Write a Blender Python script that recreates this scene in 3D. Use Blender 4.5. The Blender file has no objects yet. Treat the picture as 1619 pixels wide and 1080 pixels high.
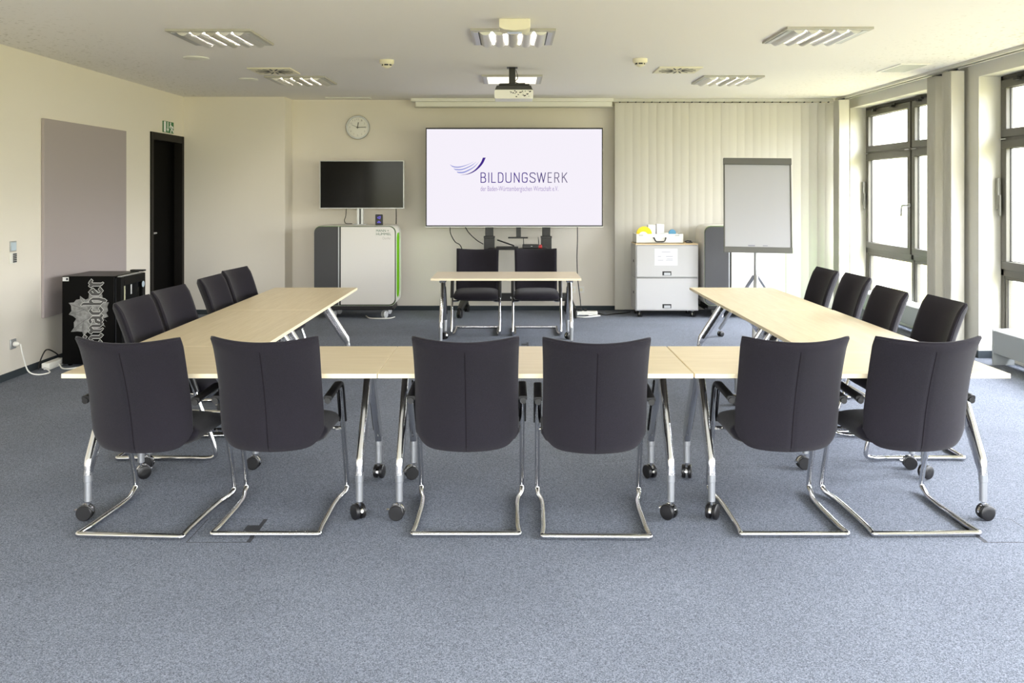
import bpy, bmesh, math, random
from mathutils import Vector, Matrix
PI = math.pi
random.seed(4)
sc = bpy.context.scene
C = sc.collection

# ------------------------------------------------------------------ camera, light, exposure
EXPOSURE = 0.0
cam_d = bpy.data.cameras.new('camera')
cam_d.sensor_width = 36.0
cam_d.lens = 36.0 * 1390 / 1619
cam_d.shift_y = -237.0 / 1619
cam_d.clip_start = 0.05
cam = bpy.data.objects.new('camera', cam_d)
C.objects.link(cam)
cam.location = (0, 0, 1.59)
cam.rotation_euler = (PI / 2, 0, 0)
sc.camera = cam

sc.view_settings.view_transform = 'Standard'
sc.view_settings.look = 'None'
sc.view_settings.gamma = 1.0
sc.view_settings.use_curve_mapping = False
sc.view_settings.exposure = EXPOSURE
try:
    sc.cycles.use_denoising = True
    sc.cycles.max_bounces = 12
    sc.cycles.diffuse_bounces = 7
    sc.cycles.glossy_bounces = 5
    sc.cycles.transparent_max_bounces = 12
    sc.cycles.sample_clamp_indirect = 8.0
    sc.cycles.caustics_reflective = False
    sc.cycles.caustics_refractive = False
except Exception:
    pass

SKY = 40.0
LAMP = 145.0
w = bpy.data.worlds.new('overcast_sky')
sc.world = w
w.use_nodes = True
wn, wl = w.node_tree.nodes, w.node_tree.links
wn.clear()
wtc = wn.new('ShaderNodeTexCoord')
wsep = wn.new('ShaderNodeSeparateXYZ')
wramp = wn.new('ShaderNodeValToRGB')
wmap = wn.new('ShaderNodeMath'); wmap.operation = 'MULTIPLY_ADD'
wmap.inputs[1].default_value = 0.5; wmap.inputs[2].default_value = 0.5
wbg = wn.new('ShaderNodeBackground'); wbg.inputs['Strength'].default_value = SKY
wout = wn.new('ShaderNodeOutputWorld')
wl.new(wtc.outputs['Generated'], wsep.inputs[0])
wl.new(wsep.outputs['Z'], wmap.inputs[0])
wl.new(wmap.outputs[0], wramp.inputs[0])
wl.new(wramp.outputs[0], wbg.inputs[0])
wl.new(wbg.outputs[0], wout.inputs[0])
e = wramp.color_ramp.elements
e[0].position = 0.48; e[0].color = (0.17, 0.15, 0.085, 1)
e[1].position = 0.66; e[1].color = (0.99, 0.945, 1.07, 1)

WIN_X = 4.65                                     # inner face of the window frames
WINDOWS_RIGHT = [(11.6, 8.9), (8.4, 5.7), (5.2, 2.5), (2.0, -0.7)]
WIN_Z = (0.12, 2.69)
FRONT_Y = -2.8
WINDOWS_FRONT = [(-4.1, -1.5), (-1.3, 1.3), (1.5, 4.2)]  # unseen windows behind the camera, enlarged to brighten walls and floor
FRONT_Z = (0.15, 2.72)


def portal(name, loc, rot, sx, sy):
    d = bpy.data.lights.new(name, 'AREA')
    d.shape = 'RECTANGLE'; d.size = sx; d.size_y = sy
    d.cycles.is_portal = True
    o = bpy.data.objects.new(name, d)
    C.objects.link(o)
    o.location = loc; o.rotation_euler = rot


for (a, b) in WINDOWS_RIGHT:
    portal('window_daylight', (4.90, (a + b) / 2, 1.4), (0, PI / 2, 0), 2.55, a - b)
for (a, b) in WINDOWS_FRONT:
    portal('window_daylight', ((a + b) / 2, FRONT_Y - 0.25, 1.435), (PI / 2, 0, 0), b - a, 2.57)


# ------------------------------------------------------------------ materials
def lin(c):
    def f(v):
        v /= 255.0
        return v / 12.92 if v <= 0.04045 else ((v + 0.055) / 1.055) ** 2.4
    return (f(c[0]), f(c[1]), f(c[2]), 1.0)


def mat(name, rgb, rough=0.5, metal=0.0, coat=0.0, bump=None, fleck=None, spec=None, emit=None, emit_s=0.0, trans=0.0, sheen=0.0, alpha=1.0):
    """rgb: sRGB 0-255. bump=(scale, strength). fleck=(scale, rgb2, contrast)."""
    m = bpy.data.materials.new(name)
    m.use_nodes = True
    n, l = m.node_tree.nodes, m.node_tree.links
    b = n['Principled BSDF']
    b.inputs['Base Color'].default_value = lin(rgb)
    b.inputs['Roughness'].default_value = rough
    b.inputs['Metallic'].default_value = metal
    b.inputs['Coat Weight'].default_value = coat
    b.inputs['Coat Roughness'].default_value = 0.12
    b.inputs['Sheen Weight'].default_value = sheen
    b.inputs['Transmission Weight'].default_value = trans
    b.inputs['Alpha'].default_value = alpha
    if spec is not None:
        b.inputs['Specular IOR Level'].default_value = spec
    if emit:
        b.inputs['Emission Color'].default_value = lin(emit)
        b.inputs['Emission Strength'].default_value = emit_s
    tc = None
    if bump or fleck:
        tc = n.new('ShaderNodeTexCoord')
    if fleck:
        t = n.new('ShaderNodeTexNoise')
        t.inputs['Scale'].default_value = fleck[0]
        t.inputs['Detail'].default_value = 2.0
        l.new(tc.outputs['Object'], t.inputs['Vector'])
        r = n.new('ShaderNodeValToRGB')
        k = fleck[2]
        r.color_ramp.elements[0].position = 0.5 - k
        r.color_ramp.elements[1].position = 0.5 + k
        r.color_ramp.elements[0].color = lin(rgb)
        r.color_ramp.elements[1].color = lin(fleck[1])
        l.new(t.outputs['Fac'], r.inputs[0])
        l.new(r.outputs[0], b.inputs['Base Color'])
    if bump:
        t = n.new('ShaderNodeTexNoise')
        t.inputs['Scale'].default_value = bump[0]
        t.inputs['Detail'].default_value = 3.0
        l.new(tc.outputs['Object'], t.inputs['Vector'])
        bp = n.new('ShaderNodeBump')
        bp.inputs['Strength'].default_value = bump[1]
        bp.inputs['Distance'].default_value = 0.002
        l.new(t.outputs['Fac'], bp.inputs['Height'])
        l.new(bp.outputs[0], b.inputs['Normal'])
    return m


def emission(name, rgb, s):
    m = bpy.data.materials.new(name)
    m.use_nodes = True
    n, l = m.node_tree.nodes, m.node_tree.links
    n.clear()
    e = n.new('ShaderNodeEmission')
    e.inputs[0].default_value = lin(rgb); e.inputs[1].default_value = s
    o = n.new('ShaderNodeOutputMaterial')
    l.new(e.outputs[0], o.inputs[0])
    return m


def glass(name):
    m = bpy.data.materials.new(name)
    m.use_nodes = True
    n, l = m.node_tree.nodes, m.node_tree.links
    n.clear()
    t = n.new('ShaderNodeBsdfTransparent'); t.inputs[0].default_value = (0.93, 0.97, 0.95, 1)
    g = n.new('ShaderNodeBsdfGlossy'); g.inputs['Roughness'].default_value = 0.02
    lw = n.new('ShaderNodeLayerWeight'); lw.inputs[0].default_value = 0.5
    pw = n.new('ShaderNodeMath'); pw.operation = 'POWER'; pw.inputs[1].default_value = 5.0
    f = n.new('ShaderNodeMath'); f.operation = 'MULTIPLY_ADD'; f.inputs[1].default_value = 0.6; f.inputs[2].default_value = 0.03
    l.new(lw.outputs['Facing'], pw.inputs[0]); l.new(pw.outputs[0], f.inputs[0])
    mx = n.new('ShaderNodeMixShader')
    o = n.new('ShaderNodeOutputMaterial')
    l.new(f.outputs[0], mx.inputs[0]); l.new(t.outputs[0], mx.inputs[1]); l.new(g.outputs[0], mx.inputs[2])
    l.new(mx.outputs[0], o.inputs[0])
    return m


def wood(name, rgb1, rgb2, rough=0.3, coat=0.25):
    m = mat(name, rgb1, rough, coat=coat)
    n, l = m.node_tree.nodes, m.node_tree.links
    b = n['Principled BSDF']
    tc = n.new('ShaderNodeTexCoord'); mp = n.new('ShaderNodeMapping')
    mp.inputs['Scale'].default_value = (1.2, 16.0, 16.0)
    t = n.new('ShaderNodeTexNoise'); t.inputs['Scale'].default_value = 3.0; t.inputs['Detail'].default_value = 6.0
    t.inputs['Roughness'].default_value = 0.6
    r = n.new('ShaderNodeValToRGB')
    r.color_ramp.elements[0].position = 0.3; r.color_ramp.elements[1].position = 0.7
    r.color_ramp.elements[0].color = lin(rgb1); r.color_ramp.elements[1].color = lin(rgb2)
    l.new(tc.outputs['Object'], mp.inputs[0]); l.new(mp.outputs[0], t.inputs['Vector'])
    l.new(t.outputs['Fac'], r.inputs[0]); l.new(r.outputs[0], b.inputs['Base Color'])
    return m


def carpet_mat():
    m = mat('carpet', (120, 130, 142), 0.95, spec=0.1)
    n, l = m.node_tree.nodes, m.node_tree.links
    b = n['Principled BSDF']
    tc = n.new('ShaderNodeTexCoord')
    t1 = n.new('ShaderNodeTexVoronoi'); t1.inputs['Scale'].default_value = 290.0
    t2 = n.new('ShaderNodeTexNoise'); t2.inputs['Scale'].default_value = 1.6; t2.inputs['Detail'].default_value = 4.0
    r = n.new('ShaderNodeValToRGB')
    r.color_ramp.elements[0].position = 0.0; r.color_ramp.elements[1].position = 1.0
    r.color_ramp.elements[0].color = lin((84, 89, 99)); r.color_ramp.elements[1].color = lin((145, 151, 163))
    r2 = n.new('ShaderNodeValToRGB')
    r2.color_ramp.elements[0].position = 0.3; r2.color_ramp.elements[1].position = 0.7
    r2.color_ramp.elements[0].color = (0.86, 0.86, 0.86, 1); r2.color_ramp.elements[1].color = (1, 1, 1, 1)
    mx = n.new('ShaderNodeMix'); mx.data_type = 'RGBA'; mx.blend_type = 'MULTIPLY'; mx.inputs[0].default_value = 1.0
    l.new(tc.outputs['Object'], t1.inputs['Vector']); l.new(tc.outputs['Object'], t2.inputs['Vector'])
    sepc = n.new('ShaderNodeSeparateColor'); l.new(t1.outputs['Color'], sepc.inputs[0])
    l.new(sepc.outputs[0], r.inputs[0]); l.new(t2.outputs['Fac'], r2.inputs[0])
    l.new(r.outputs[0], mx.inputs[6]); l.new(r2.outputs[0], mx.inputs[7])
    l.new(mx.outputs[2], b.inputs['Base Color'])
    bp = n.new('ShaderNodeBump'); bp.inputs['Strength'].default_value = 0.6; bp.inputs['Distance'].default_value = 0.004
    l.new(sepc.outputs[0], bp.inputs['Height']); l.new(bp.outputs[0], b.inputs['Normal'])
    return m


def ceiling_mat():
    m = mat('ceiling_plaster', (240, 237, 234), 0.9, spec=0.2)
    n, l = m.node_tree.nodes, m.node_tree.links
    b = n['Principled BSDF']
    tc = n.new('ShaderNodeTexCoord')
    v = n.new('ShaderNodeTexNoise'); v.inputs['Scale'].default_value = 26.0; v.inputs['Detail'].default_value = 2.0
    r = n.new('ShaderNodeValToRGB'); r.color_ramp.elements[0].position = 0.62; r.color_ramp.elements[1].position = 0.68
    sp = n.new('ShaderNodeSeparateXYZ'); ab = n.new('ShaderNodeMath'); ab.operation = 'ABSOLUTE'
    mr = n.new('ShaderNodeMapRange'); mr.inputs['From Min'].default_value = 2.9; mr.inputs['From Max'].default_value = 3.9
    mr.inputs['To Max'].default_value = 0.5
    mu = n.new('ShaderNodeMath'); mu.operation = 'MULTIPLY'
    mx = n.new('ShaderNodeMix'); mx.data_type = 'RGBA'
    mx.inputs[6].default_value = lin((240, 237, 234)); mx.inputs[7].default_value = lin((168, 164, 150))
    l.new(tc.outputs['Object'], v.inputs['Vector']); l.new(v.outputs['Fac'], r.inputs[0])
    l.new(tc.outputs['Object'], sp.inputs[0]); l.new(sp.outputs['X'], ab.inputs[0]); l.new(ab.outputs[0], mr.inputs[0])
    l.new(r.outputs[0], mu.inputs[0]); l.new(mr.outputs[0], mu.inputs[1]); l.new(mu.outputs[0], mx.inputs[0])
    l.new(mx.outputs[2], b.inputs['Base Color'])
    return m


def louvre_mat():
    m = mat('perforated_aluminium', (226, 225, 221), 0.32, metal=0.75)
    n, l = m.node_tree.nodes, m.node_tree.links
    b = n['Principled BSDF']
    tc = n.new('ShaderNodeTexCoord')
    wv = n.new('ShaderNodeTexWave'); wv.wave_type = 'BANDS'; wv.bands_direction = 'Y'
    wv.inputs['Scale'].default_value = 14.0
    l.new(tc.outputs['Object'], wv.inputs['Vector'])
    bp = n.new('ShaderNodeBump'); bp.inputs['Strength'].default_value = 0.5; bp.inputs['Distance'].default_value = 0.004
    l.new(wv.outputs['Fac'], bp.inputs['Height']); l.new(bp.outputs[0], b.inputs['Normal'])
    return m


M = dict(
    wall=mat('wall_paint', (231, 225, 215), 0.85, spec=0.2, bump=(60, 0.15)),
    reveal=mat('reveal_paint', (214, 212, 203), 0.8, spec=0.2),
    ceiling=ceiling_mat(),
    carpet=carpet_mat(),
    skirting=mat('skirting_carpet', (48, 56, 62), 0.9),
    black=mat('black_lacquer', (12, 12, 13), 0.35),
    door=mat('black_door', (4, 4, 4), 0.6, spec=0.04),
    door_frame=mat('dark_door_frame', (26, 24, 22), 0.5, spec=0.15),
    blackplastic=mat('black_plastic', (15, 14, 16), 0.42),
    darkgrey=mat('dark_grey_panel', (62, 62, 65), 0.5),
    fabric=mat('dark_aubergine_fabric', (38, 35, 42), 0.95, spec=0.10, bump=(520, 0.6), fleck=(420, (27, 25, 31), 0.18), sheen=0.12),
    seam=mat('dark_seam', (26, 23, 28), 0.9, spec=0.1),
    chrome=mat('chrome', (214, 214, 216), 0.09, metal=1.0),
    polished=mat('polished_aluminium', (222, 222, 225), 0.16, metal=1.0),
    satin=mat('satin_aluminium', (176, 178, 182), 0.38, metal=0.85),
    silver=mat('silver_paint', (186, 188, 190), 0.35, metal=0.5),
    beech=wood('beech_veneer', (208, 190, 155), (222, 206, 174), 0.34, 0.12),
    edge=mat('beech_edge', (238, 224, 194), 0.4),
    under=mat('board_underside', (120, 108, 90), 0.7),
    white=mat('white_lacquer', (230, 227, 223), 0.4),
    noteprint=mat('print_mid_grey', (120, 122, 130), 0.7),
    cabinet=mat('cabinet_white', (188, 187, 186), 0.4),
    whitepl=mat('white_plastic', (232, 231, 225), 0.45),
    cream=mat('cream_plastic', (230, 224, 200), 0.5),
    paper=mat('paper', (240, 240, 244), 0.8),
    greyboard=mat('grey_pinboard', (170, 161, 161), 0.9, spec=0.15, bump=(300, 0.3)),
    green=mat('green_lacquer', (112, 186, 26), 0.9, spec=0.02),
    greenedge=mat('green_edge', (88, 120, 48), 0.5),
    signgreen=mat('sign_green', (34, 112, 62), 0.5),
    textgreen=mat('print_green', (38, 92, 60), 0.6),
    textgrey=mat('print_grey', (188, 184, 180), 0.6),
    frame=mat('window_frame_olive_grey', (88, 86, 79), 0.42, spec=0.4),
    gasket=mat('black_gasket', (24, 24, 24), 0.6),
    glass=glass('clear_glass'),
    blind=mat('blind_fabric', (206, 203, 194), 0.8, spec=0.2, bump=(200, 0.2)),
    convector=mat('convector_grey', (160, 164, 164), 0.45),
    rail=mat('blind_rail', (196, 194, 186), 0.4),
    louvre=louvre_mat(),
    lamplit=emission('lamp_glow', (255, 248, 226), 1.6),
    tubelit=emission('lamp_tube_glow', (255, 247, 236), LAMP),
    hinge=mat('hinge_grey', (120, 119, 112), 0.45, metal=0.3),
    lampframe=mat('lamp_housing_paint', (176, 173, 164), 0.4),
    screenoff=mat('screen_off', (5, 5, 6), 0.09, spec=0.12),
    fridge=mat('fridge_black', (6, 6, 7), 0.3, spec=0.12),
    fridgeglass=mat('fridge_dark_glass', (6, 6, 7), 0.05, spec=0.6),
    fridgelabel=mat('white_sticker', (220, 220, 222), 0.6),
    leaf=mat('leaf_print', (158, 158, 158), 0.6, fleck=(30, (112, 112, 112), 0.2)),
    leafvein=mat('leaf_vein_print', (96, 96, 96), 0.6),
    letterfill=mat('letter_fill', (78, 78, 78), 0.6),
    letterline=mat('letter_outline', (222, 222, 220), 0.6),
    yellow=mat('yellow_card', (244, 212, 40), 0.6),
    blue=mat('blue_plastic', (88, 150, 186), 0.5),
    red=mat('red_plastic', (170, 30, 34), 0.45),
    pale_blue=mat('pale_blue_glass', (196, 212, 226), 0.2),
    whiteboard=mat('flip_chart_white', (162, 162, 165), 0.35),
    chartframe=mat('flip_chart_frame', (84, 83, 78), 0.45),
    ledblue=emission('led_display', (120, 110, 220), 0.9),
    clearcaster=mat('translucent_caster', (196, 198, 200), 0.3),
    slot=mat('dark_slot', (52, 54, 60), 0.7),
)
SCREEN_S = 0.97
M['screen'] = emission('screen_white', (249, 244, 254), SCREEN_S)
M['s_dark'] = emission('screen_violet', (70, 44, 140), SCREEN_S)
M['s_mid'] = emission('screen_slate_violet', (86, 74, 132), SCREEN_S)
M['s_grey'] = emission('screen_slate', (112, 104, 136), SCREEN_S)
M['s_light'] = emission('screen_light_violet', (160, 164, 222), SCREEN_S)
M['s_small'] = emission('screen_small_text', (176, 158, 206), SCREEN_S)


# ------------------------------------------------------------------ mesh builder
OFF = {}


def frames_along(pts, closed=False):
    n = len(pts)
    tang = []
    for i in range(n):
        a = pts[(i - 1) % n] if (closed or i > 0) else pts[i]
        b = pts[(i + 1) % n] if (closed or i < n - 1) else pts[i]
        tang.append((b - a).normalized())
    t0 = tang[0]
    ref = Vector((0, 0, 1)) if abs(t0.z) < 0.9 else Vector((1, 0, 0))
    nrm = (ref - t0 * ref.dot(t0)).normalized()
    out = []
    for i in range(n):
        t = tang[i]
        nrm = (nrm - t * nrm.dot(t))
        if nrm.length < 1e-6:
            nrm = t.orthogonal()
        nrm.normalize()
        out.append((t, nrm, t.cross(nrm)))
    return out


def fillet(pts, r, n=6):
    pts = [Vector(p) for p in pts]
    out = [pts[0]]
    for i in range(1, len(pts) - 1):
        p, a, b = pts[i], pts[i - 1], pts[i + 1]
        rr = r[i] if isinstance(r, (list, tuple)) else r
        u, v = (a - p), (b - p)
        d = min(rr, u.length * 0.48, v.length * 0.48)
        if d < 1e-5:
            out.append(p); continue
        s, e = p + u.normalized() * d, p + v.normalized() * d
        for k in range(n + 1):
            t = k / n
            out.append(s * (1 - t) ** 2 + p * 2 * t * (1 - t) + e * t * t)
    out.append(pts[-1])
    return out


def hull2(ps):
    ps = sorted(set((round(p[0], 6), round(p[1], 6)) for p in ps))
    def half(q):
        h = []
        for p in q:
            while len(h) >= 2 and (h[-1][0] - h[-2][0]) * (p[1] - h[-2][1]) - (h[-1][1] - h[-2][1]) * (p[0] - h[-2][0]) <= 0:
                h.pop()
            h.append(p)
        return h
    a, b = half(ps), half(ps[::-1])
    return a[:-1] + b[:-1]


class MB:
    def __init__(s):
        s.v, s.f, s.m = [], [], []

    def add(s, verts, faces, m=0, T=None):
        o = len(s.v)
        s.v += [tuple(T @ Vector(p)) if T else tuple(p) for p in verts]
        for q in faces:
            s.f.append(tuple(o + i for i in q)); s.m.append(m)

    def box(s, x0, x1, y0, y1, z0, z1, m=0, T=None):
        v = [(x0, y0, z0), (x1, y0, z0), (x1, y1, z0), (x0, y1, z0), (x0, y0, z1), (x1, y0, z1), (x1, y1, z1), (x0, y1, z1)]
        s.add(v, [(0, 3, 2, 1), (4, 5, 6, 7), (0, 1, 5, 4), (1, 2, 6, 5), (2, 3, 7, 6), (3, 0, 4, 7)], m, T)

    def tube(s, pts, r, n=10, closed=False, m=0, ry=None, sq=2.0, caps=True, T=None):
        """r: number or per-point list; ry: second radius (along binormal); sq: superellipse power."""
        pts = [Vector(p) for p in pts]
        fr = frames_along(pts, closed)
        V, F = [], []
        for i, p in enumerate(pts):
            a = r[i] if isinstance(r, (list, tuple)) else r
            b = a if ry is None else (ry[i] if isinstance(ry, (list, tuple)) else ry)
            t, u, w_ = fr[i]
            for k in range(n):
                th = 2 * PI * k / n
                c, d = math.cos(th), math.sin(th)
                c = math.copysign(abs(c) ** (2 / sq), c); d = math.copysign(abs(d) ** (2 / sq), d)
                V.append(p + u * (a * c) + w_ * (b * d))
        N = len(pts)
        for i in range(N if closed else N - 1):
            j = (i + 1) % N
            for k in range(n):
                l = (k + 1) % n
                F.append((i * n + k, i * n + l, j * n + l, j * n + k))
        if caps and not closed:
            F.append(tuple(range(n - 1, -1, -1)))
            F.append(tuple((N - 1) * n + k for k in range(n)))
        s.add(V, F, m, T)

    def cyl(s, p0, p1, r, n=20, m=0, T=None):
        s.tube([p0, p1], r, n, m=m, T=T)

    def lathe(s, prof, n=28, m=0, T=None):
        """prof: (radius, height) pairs about local z."""
        V, F = [], []
        for (r, z) in prof:
            for k in range(n):
                a = 2 * PI * k / n
                V.append((max(r, 1e-5) * math.cos(a), max(r, 1e-5) * math.sin(a), z))
        for i in range(len(prof) - 1):
            for k in range(n):
                l = (k + 1) % n
                F.append((i * n + k, i * n + l, (i + 1) * n + l, (i + 1) * n + k))
        F.append(tuple(range(n - 1, -1, -1)))
        F.append(tuple((len(prof) - 1) * n + k for k in range(n)))
        s.add(V, F, m, T)

    def prism(s, poly, d0, d1, axis='y', m=0, T=None):
        """poly in 2D extruded from d0 to d1 along axis; axis y: (x,z); x: (y,z); z: (x,y)."""
        def P(p, d):
            return {'y': (p[0], d, p[1]), 'x': (d, p[0], p[1]), 'z': (p[0], p[1], d)}[axis]
        n = len(poly)
        V = [P(p, d0) for p in poly] + [P(p, d1) for p in poly]
        F = [tuple(range(n)), tuple(range(2 * n - 1, n - 1, -1))]
        F += [(i, n + i, n + (i + 1) % n, (i + 1) % n) for i in range(n)]
        s.add(V, F, m, T)

    def sheet(s, fa, fb, nu, nv, m=0, T=None):
        """closed body between two grids fa(u,v), fb(u,v), u,v in 0..1"""
        V = [fa(i / nu, j / nv) for i in range(nu + 1) for j in range(nv + 1)]
        V += [fb(i / nu, j / nv) for i in range(nu + 1) for j in range(nv + 1)]
        K = (nu + 1) * (nv + 1)
        I = lambda i, j: i * (nv + 1) + j
        F = []
        for i in range(nu):
            for j in range(nv):
                q = (I(i, j), I(i + 1, j), I(i + 1, j + 1), I(i, j + 1))
                F.append(q); F.append(tuple(K + x for x in q[::-1]))
        rim = [I(i, 0) for i in range(nu)] + [I(nu, j) for j in range(nv)] + [I(i, nv) for i in range(nu, 0, -1)] + [I(0, j) for j in range(nv, 0, -1)]
        for a in range(len(rim)):
            b = (a + 1) % len(rim)
            F.append((rim[b], rim[a], K + rim[a], K + rim[b]))
        s.add(V, F, m, T)

    def build(s, name, mats, parent=None, bevel=0.0, seg=2, angle=40, weld=False, loc=None):
        if not isinstance(mats, (list, tuple)):
            mats = [mats]
        off = Vector(OFF.get(parent.name, (0, 0, 0))) if parent else Vector((0, 0, 0))
        if loc is not None:
            off = off + Vector(loc)
        me = bpy.data.meshes.new(name)
        me.from_pydata([tuple(Vector(p) - off) for p in s.v], [], s.f)
        for k in mats:
            me.materials.append(k)
        me.polygons.foreach_set('material_index', s.m)
        bm = bmesh.new(); bm.from_mesh(me)
        if weld:
            bmesh.ops.remove_doubles(bm, verts=bm.verts, dist=1e-5)
        bmesh.ops.recalc_face_normals(bm, faces=bm.faces)
        bm.to_mesh(me); bm.free()
        me.polygons.foreach_set('use_smooth', [True] * len(me.polygons))
        me.set_sharp_from_angle(angle=math.radians(angle))
        o = bpy.data.objects.new(name, me)
        C.objects.link(o)
        if parent:
            o.parent = parent
            OFF[o.name] = tuple(off)
        if loc is not None:
            o.location = loc
        if bevel:
            b = o.modifiers.new('bevel', 'BEVEL')
            b.width = bevel; b.segments = seg; b.limit_method = 'ANGLE'; b.angle_limit = math.radians(38)
        return o


def tag(o, label=None, cat=None, group=None, kind=None):
    if label: o['label'] = label
    if cat: o['category'] = cat
    if group: o['group'] = group
    if kind: o['kind'] = kind
    return o


def thing(name, label, cat, loc=(0, 0, 0), rz=0.0, group=None, local=False, kind=None):
    o = bpy.data.objects.new(name, None)
    C.objects.link(o)
    o.empty_display_size = 0.1
    o.location = loc; o.rotation_euler = (0, 0, rz)
    OFF[o.name] = (0, 0, 0) if local else tuple(loc)
    return tag(o, label, cat, group, kind)


def copy_tree(o, parent=None):
    c = o.copy(); C.objects.link(c)
    if parent: c.parent = parent
    for ch in list(o.children):
        copy_tree(ch, c)
    return c


def struct(name, mb, m, **k):
    return tag(mb.build(name, m, **k), kind='structure')


def rrect(x0, x1, y0, y1, r, n=6, corners=(1, 1, 1, 1)):
    """rounded rectangle outline, corners order: lower-left, lower-right, upper-right, upper-left"""
    out = []
    cs = [((x0, y0), (x0 + r, y0 + r), PI), ((x1, y0), (x1 - r, y0 + r), 1.5 * PI), ((x1, y1), (x1 - r, y1 - r), 0), ((x0, y1), (x0 + r, y1 - r), 0.5 * PI)]
    for on, (sharp, c, a0) in zip(corners, cs):
        if not on:
            out.append(sharp); continue
        for k in range(n + 1):
            a = a0 + 0.5 * PI * k / n
            out.append((c[0] + r * math.cos(a), c[1] + r * math.sin(a)))
    return out


def text_polys(s, font_h=1.0):
    """built-in typeface outlines as (verts, faces) with cap height about 0.73*size"""
    cu = bpy.data.curves.new('t', 'FONT')
    cu.body = s; cu.size = font_h; cu.fill_mode = 'FRONT'; cu.resolution_u = 4
    o = bpy.data.objects.new('t', cu)
    C.objects.link(o)
    dg = bpy.context.evaluated_depsgraph_get()
    me = bpy.data.meshes.new_from_object(o.evaluated_get(dg))
    V = [(v.co.x, v.co.y) for v in me.vertices]
    F = [tuple(p.vertices) for p in me.polygons]
    bpy.data.objects.remove(o); bpy.data.curves.remove(cu); bpy.data.meshes.remove(me)
    return V, F


def add_text(mb, s, x0, x1, zc, h, y, m=0, P=None):
    """text scaled to span x0..x1 with overall height h (None: keep aspect), centred at zc, on plane y; P maps (a,b)->3D"""
    V, F = text_polys(s)
    if not V: return
    ax, bx = min(v[0] for v in V), max(v[0] for v in V)
    ay, by = min(v[1] for v in V), max(v[1] for v in V)
    sx = (x1 - x0) / (bx - ax)
    sy = sx if h is None else h / (by - ay)
    P = P or (lambda a, b: (a, y, b))
    mb.add([P(x0 + (v[0] - ax) * sx, zc + (v[1] - (ay + by) / 2) * sy) for v in V], F, m)


def add_strokes(mb, strokes, P, hw, hh=None, ang=0.0, m=0, lift=(0, -1, 0)):
    """strokes: polylines in 2D; nib is a rotated box (hw, hh) or an octagon when hh is None; P maps 2D to 3D"""
    if hh is None:
        nib = [(hw * math.cos(k * PI / 4 + PI / 8), hw * math.sin(k * PI / 4 + PI / 8)) for k in range(8)]
    else:
        c, d = math.cos(ang), math.sin(ang)
        nib = [(a * hw * c - b * hh * d, a * hw * d + b * hh * c) for a, b in ((-1, -1), (1, -1), (1, 1), (-1, 1))]
    for st in strokes:
        for a, b in zip(st, st[1:]):
            h = hull2([(p[0] + q[0], p[1] + q[1]) for p in (a, b) for q in nib])
            d = Vector(lift) * (1.5e-5 * (len(mb.f) % 90))
            mb.add([Vector(P(x, y)) + d for x, y in h], [tuple(range(len(h)))], m)


def smooth_path(pts, n=8):
    """Catmull-Rom through points"""
    P = [Vector(p) for p in pts]
    P = [P[0] * 2 - P[1]] + P + [P[-1] * 2 - P[-2]]
    out = []
    for i in range(1, len(P) - 2):
        p0, p1, p2, p3 = P[i - 1:i + 3]
        for k in range(n):
            t = k / n
            out.append(0.5 * ((2 * p1) + (p2 - p0) * t + (2 * p0 - 5 * p1 + 4 * p2 - p3) * t * t + (3 * p1 - p0 - 3 * p2 + p3) * t ** 3))
    out.append(P[-2])
    return out


def cable(name, label, pts, r, m, cat='cable'):
    mb = MB(); mb.tube(smooth_path(pts), r, 8)
    return tag(mb.build(name, m), label, cat)


# ------------------------------------------------------------------ the room
XL, XP, HC, YB, YBUMP = -4.262, 4.46, 2.82, 11.79, 11.40
b = MB(); b.box(XL - 0.3, 5.05, FRONT_Y - 0.3, YB + 0.3, -0.12, 0.0); struct('floor', b, M['carpet'])
b = MB(); b.box(XL - 0.3, 5.05, FRONT_Y - 0.3, YB + 0.3, HC, HC + 0.15); struct('ceiling', b, M['ceiling'])
# left wall with the door opening
DY0, DY1, DZ = 10.35, 11.385, 2.30
b = MB()
b.box(XL - 0.25, XL, FRONT_Y - 0.3, DY0, 0, HC)
b.box(XL - 0.25, XL, DY0, DY1, DZ, HC)
b.box(XL - 0.25, XL, DY1, YB + 0.3, 0, HC)
struct('wall_left', b, M['wall'])
b = MB()
b.box(XL, -2.945, YBUMP, YB + 0.25, 0, HC)
b.box(-2.945, 5.05, YB, YB + 0.25, 0, HC)
struct('wall_back', b, M['wall'])
# window wall
b = MB()
edges = [YB] + [v for p in WINDOWS_RIGHT for v in p] + [FRONT_Y]
for i in range(0, len(edges), 2):
    if edges[i] - edges[i + 1] > 0.01:
        b.box(XP, 5.0, edges[i + 1], edges[i], 0, HC)
for (a, c) in WINDOWS_RIGHT:
    b.box(XP, 5.0, c, a, WIN_Z[1], HC)
    b.box(WIN_X - 0.0, 5.0, c, a, 0, WIN_Z[0])
struct('wall_right', b, M['reveal'])
b = MB()
xs = [XL] + [v for p in WINDOWS_FRONT for v in p] + [5.0]
for i in range(0, len(xs), 2):
    b.box(xs[i], xs[i + 1], FRONT_Y - 0.3, FRONT_Y, 0, HC)
for (a, c) in WINDOWS_FRONT:
    b.box(a, c, FRONT_Y - 0.3, FRONT_Y, FRONT_Z[1], HC); b.box(a, c, FRONT_Y - 0.3, FRONT_Y, 0, FRONT_Z[0])
struct('wall_front', b, M['wall'])
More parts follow.
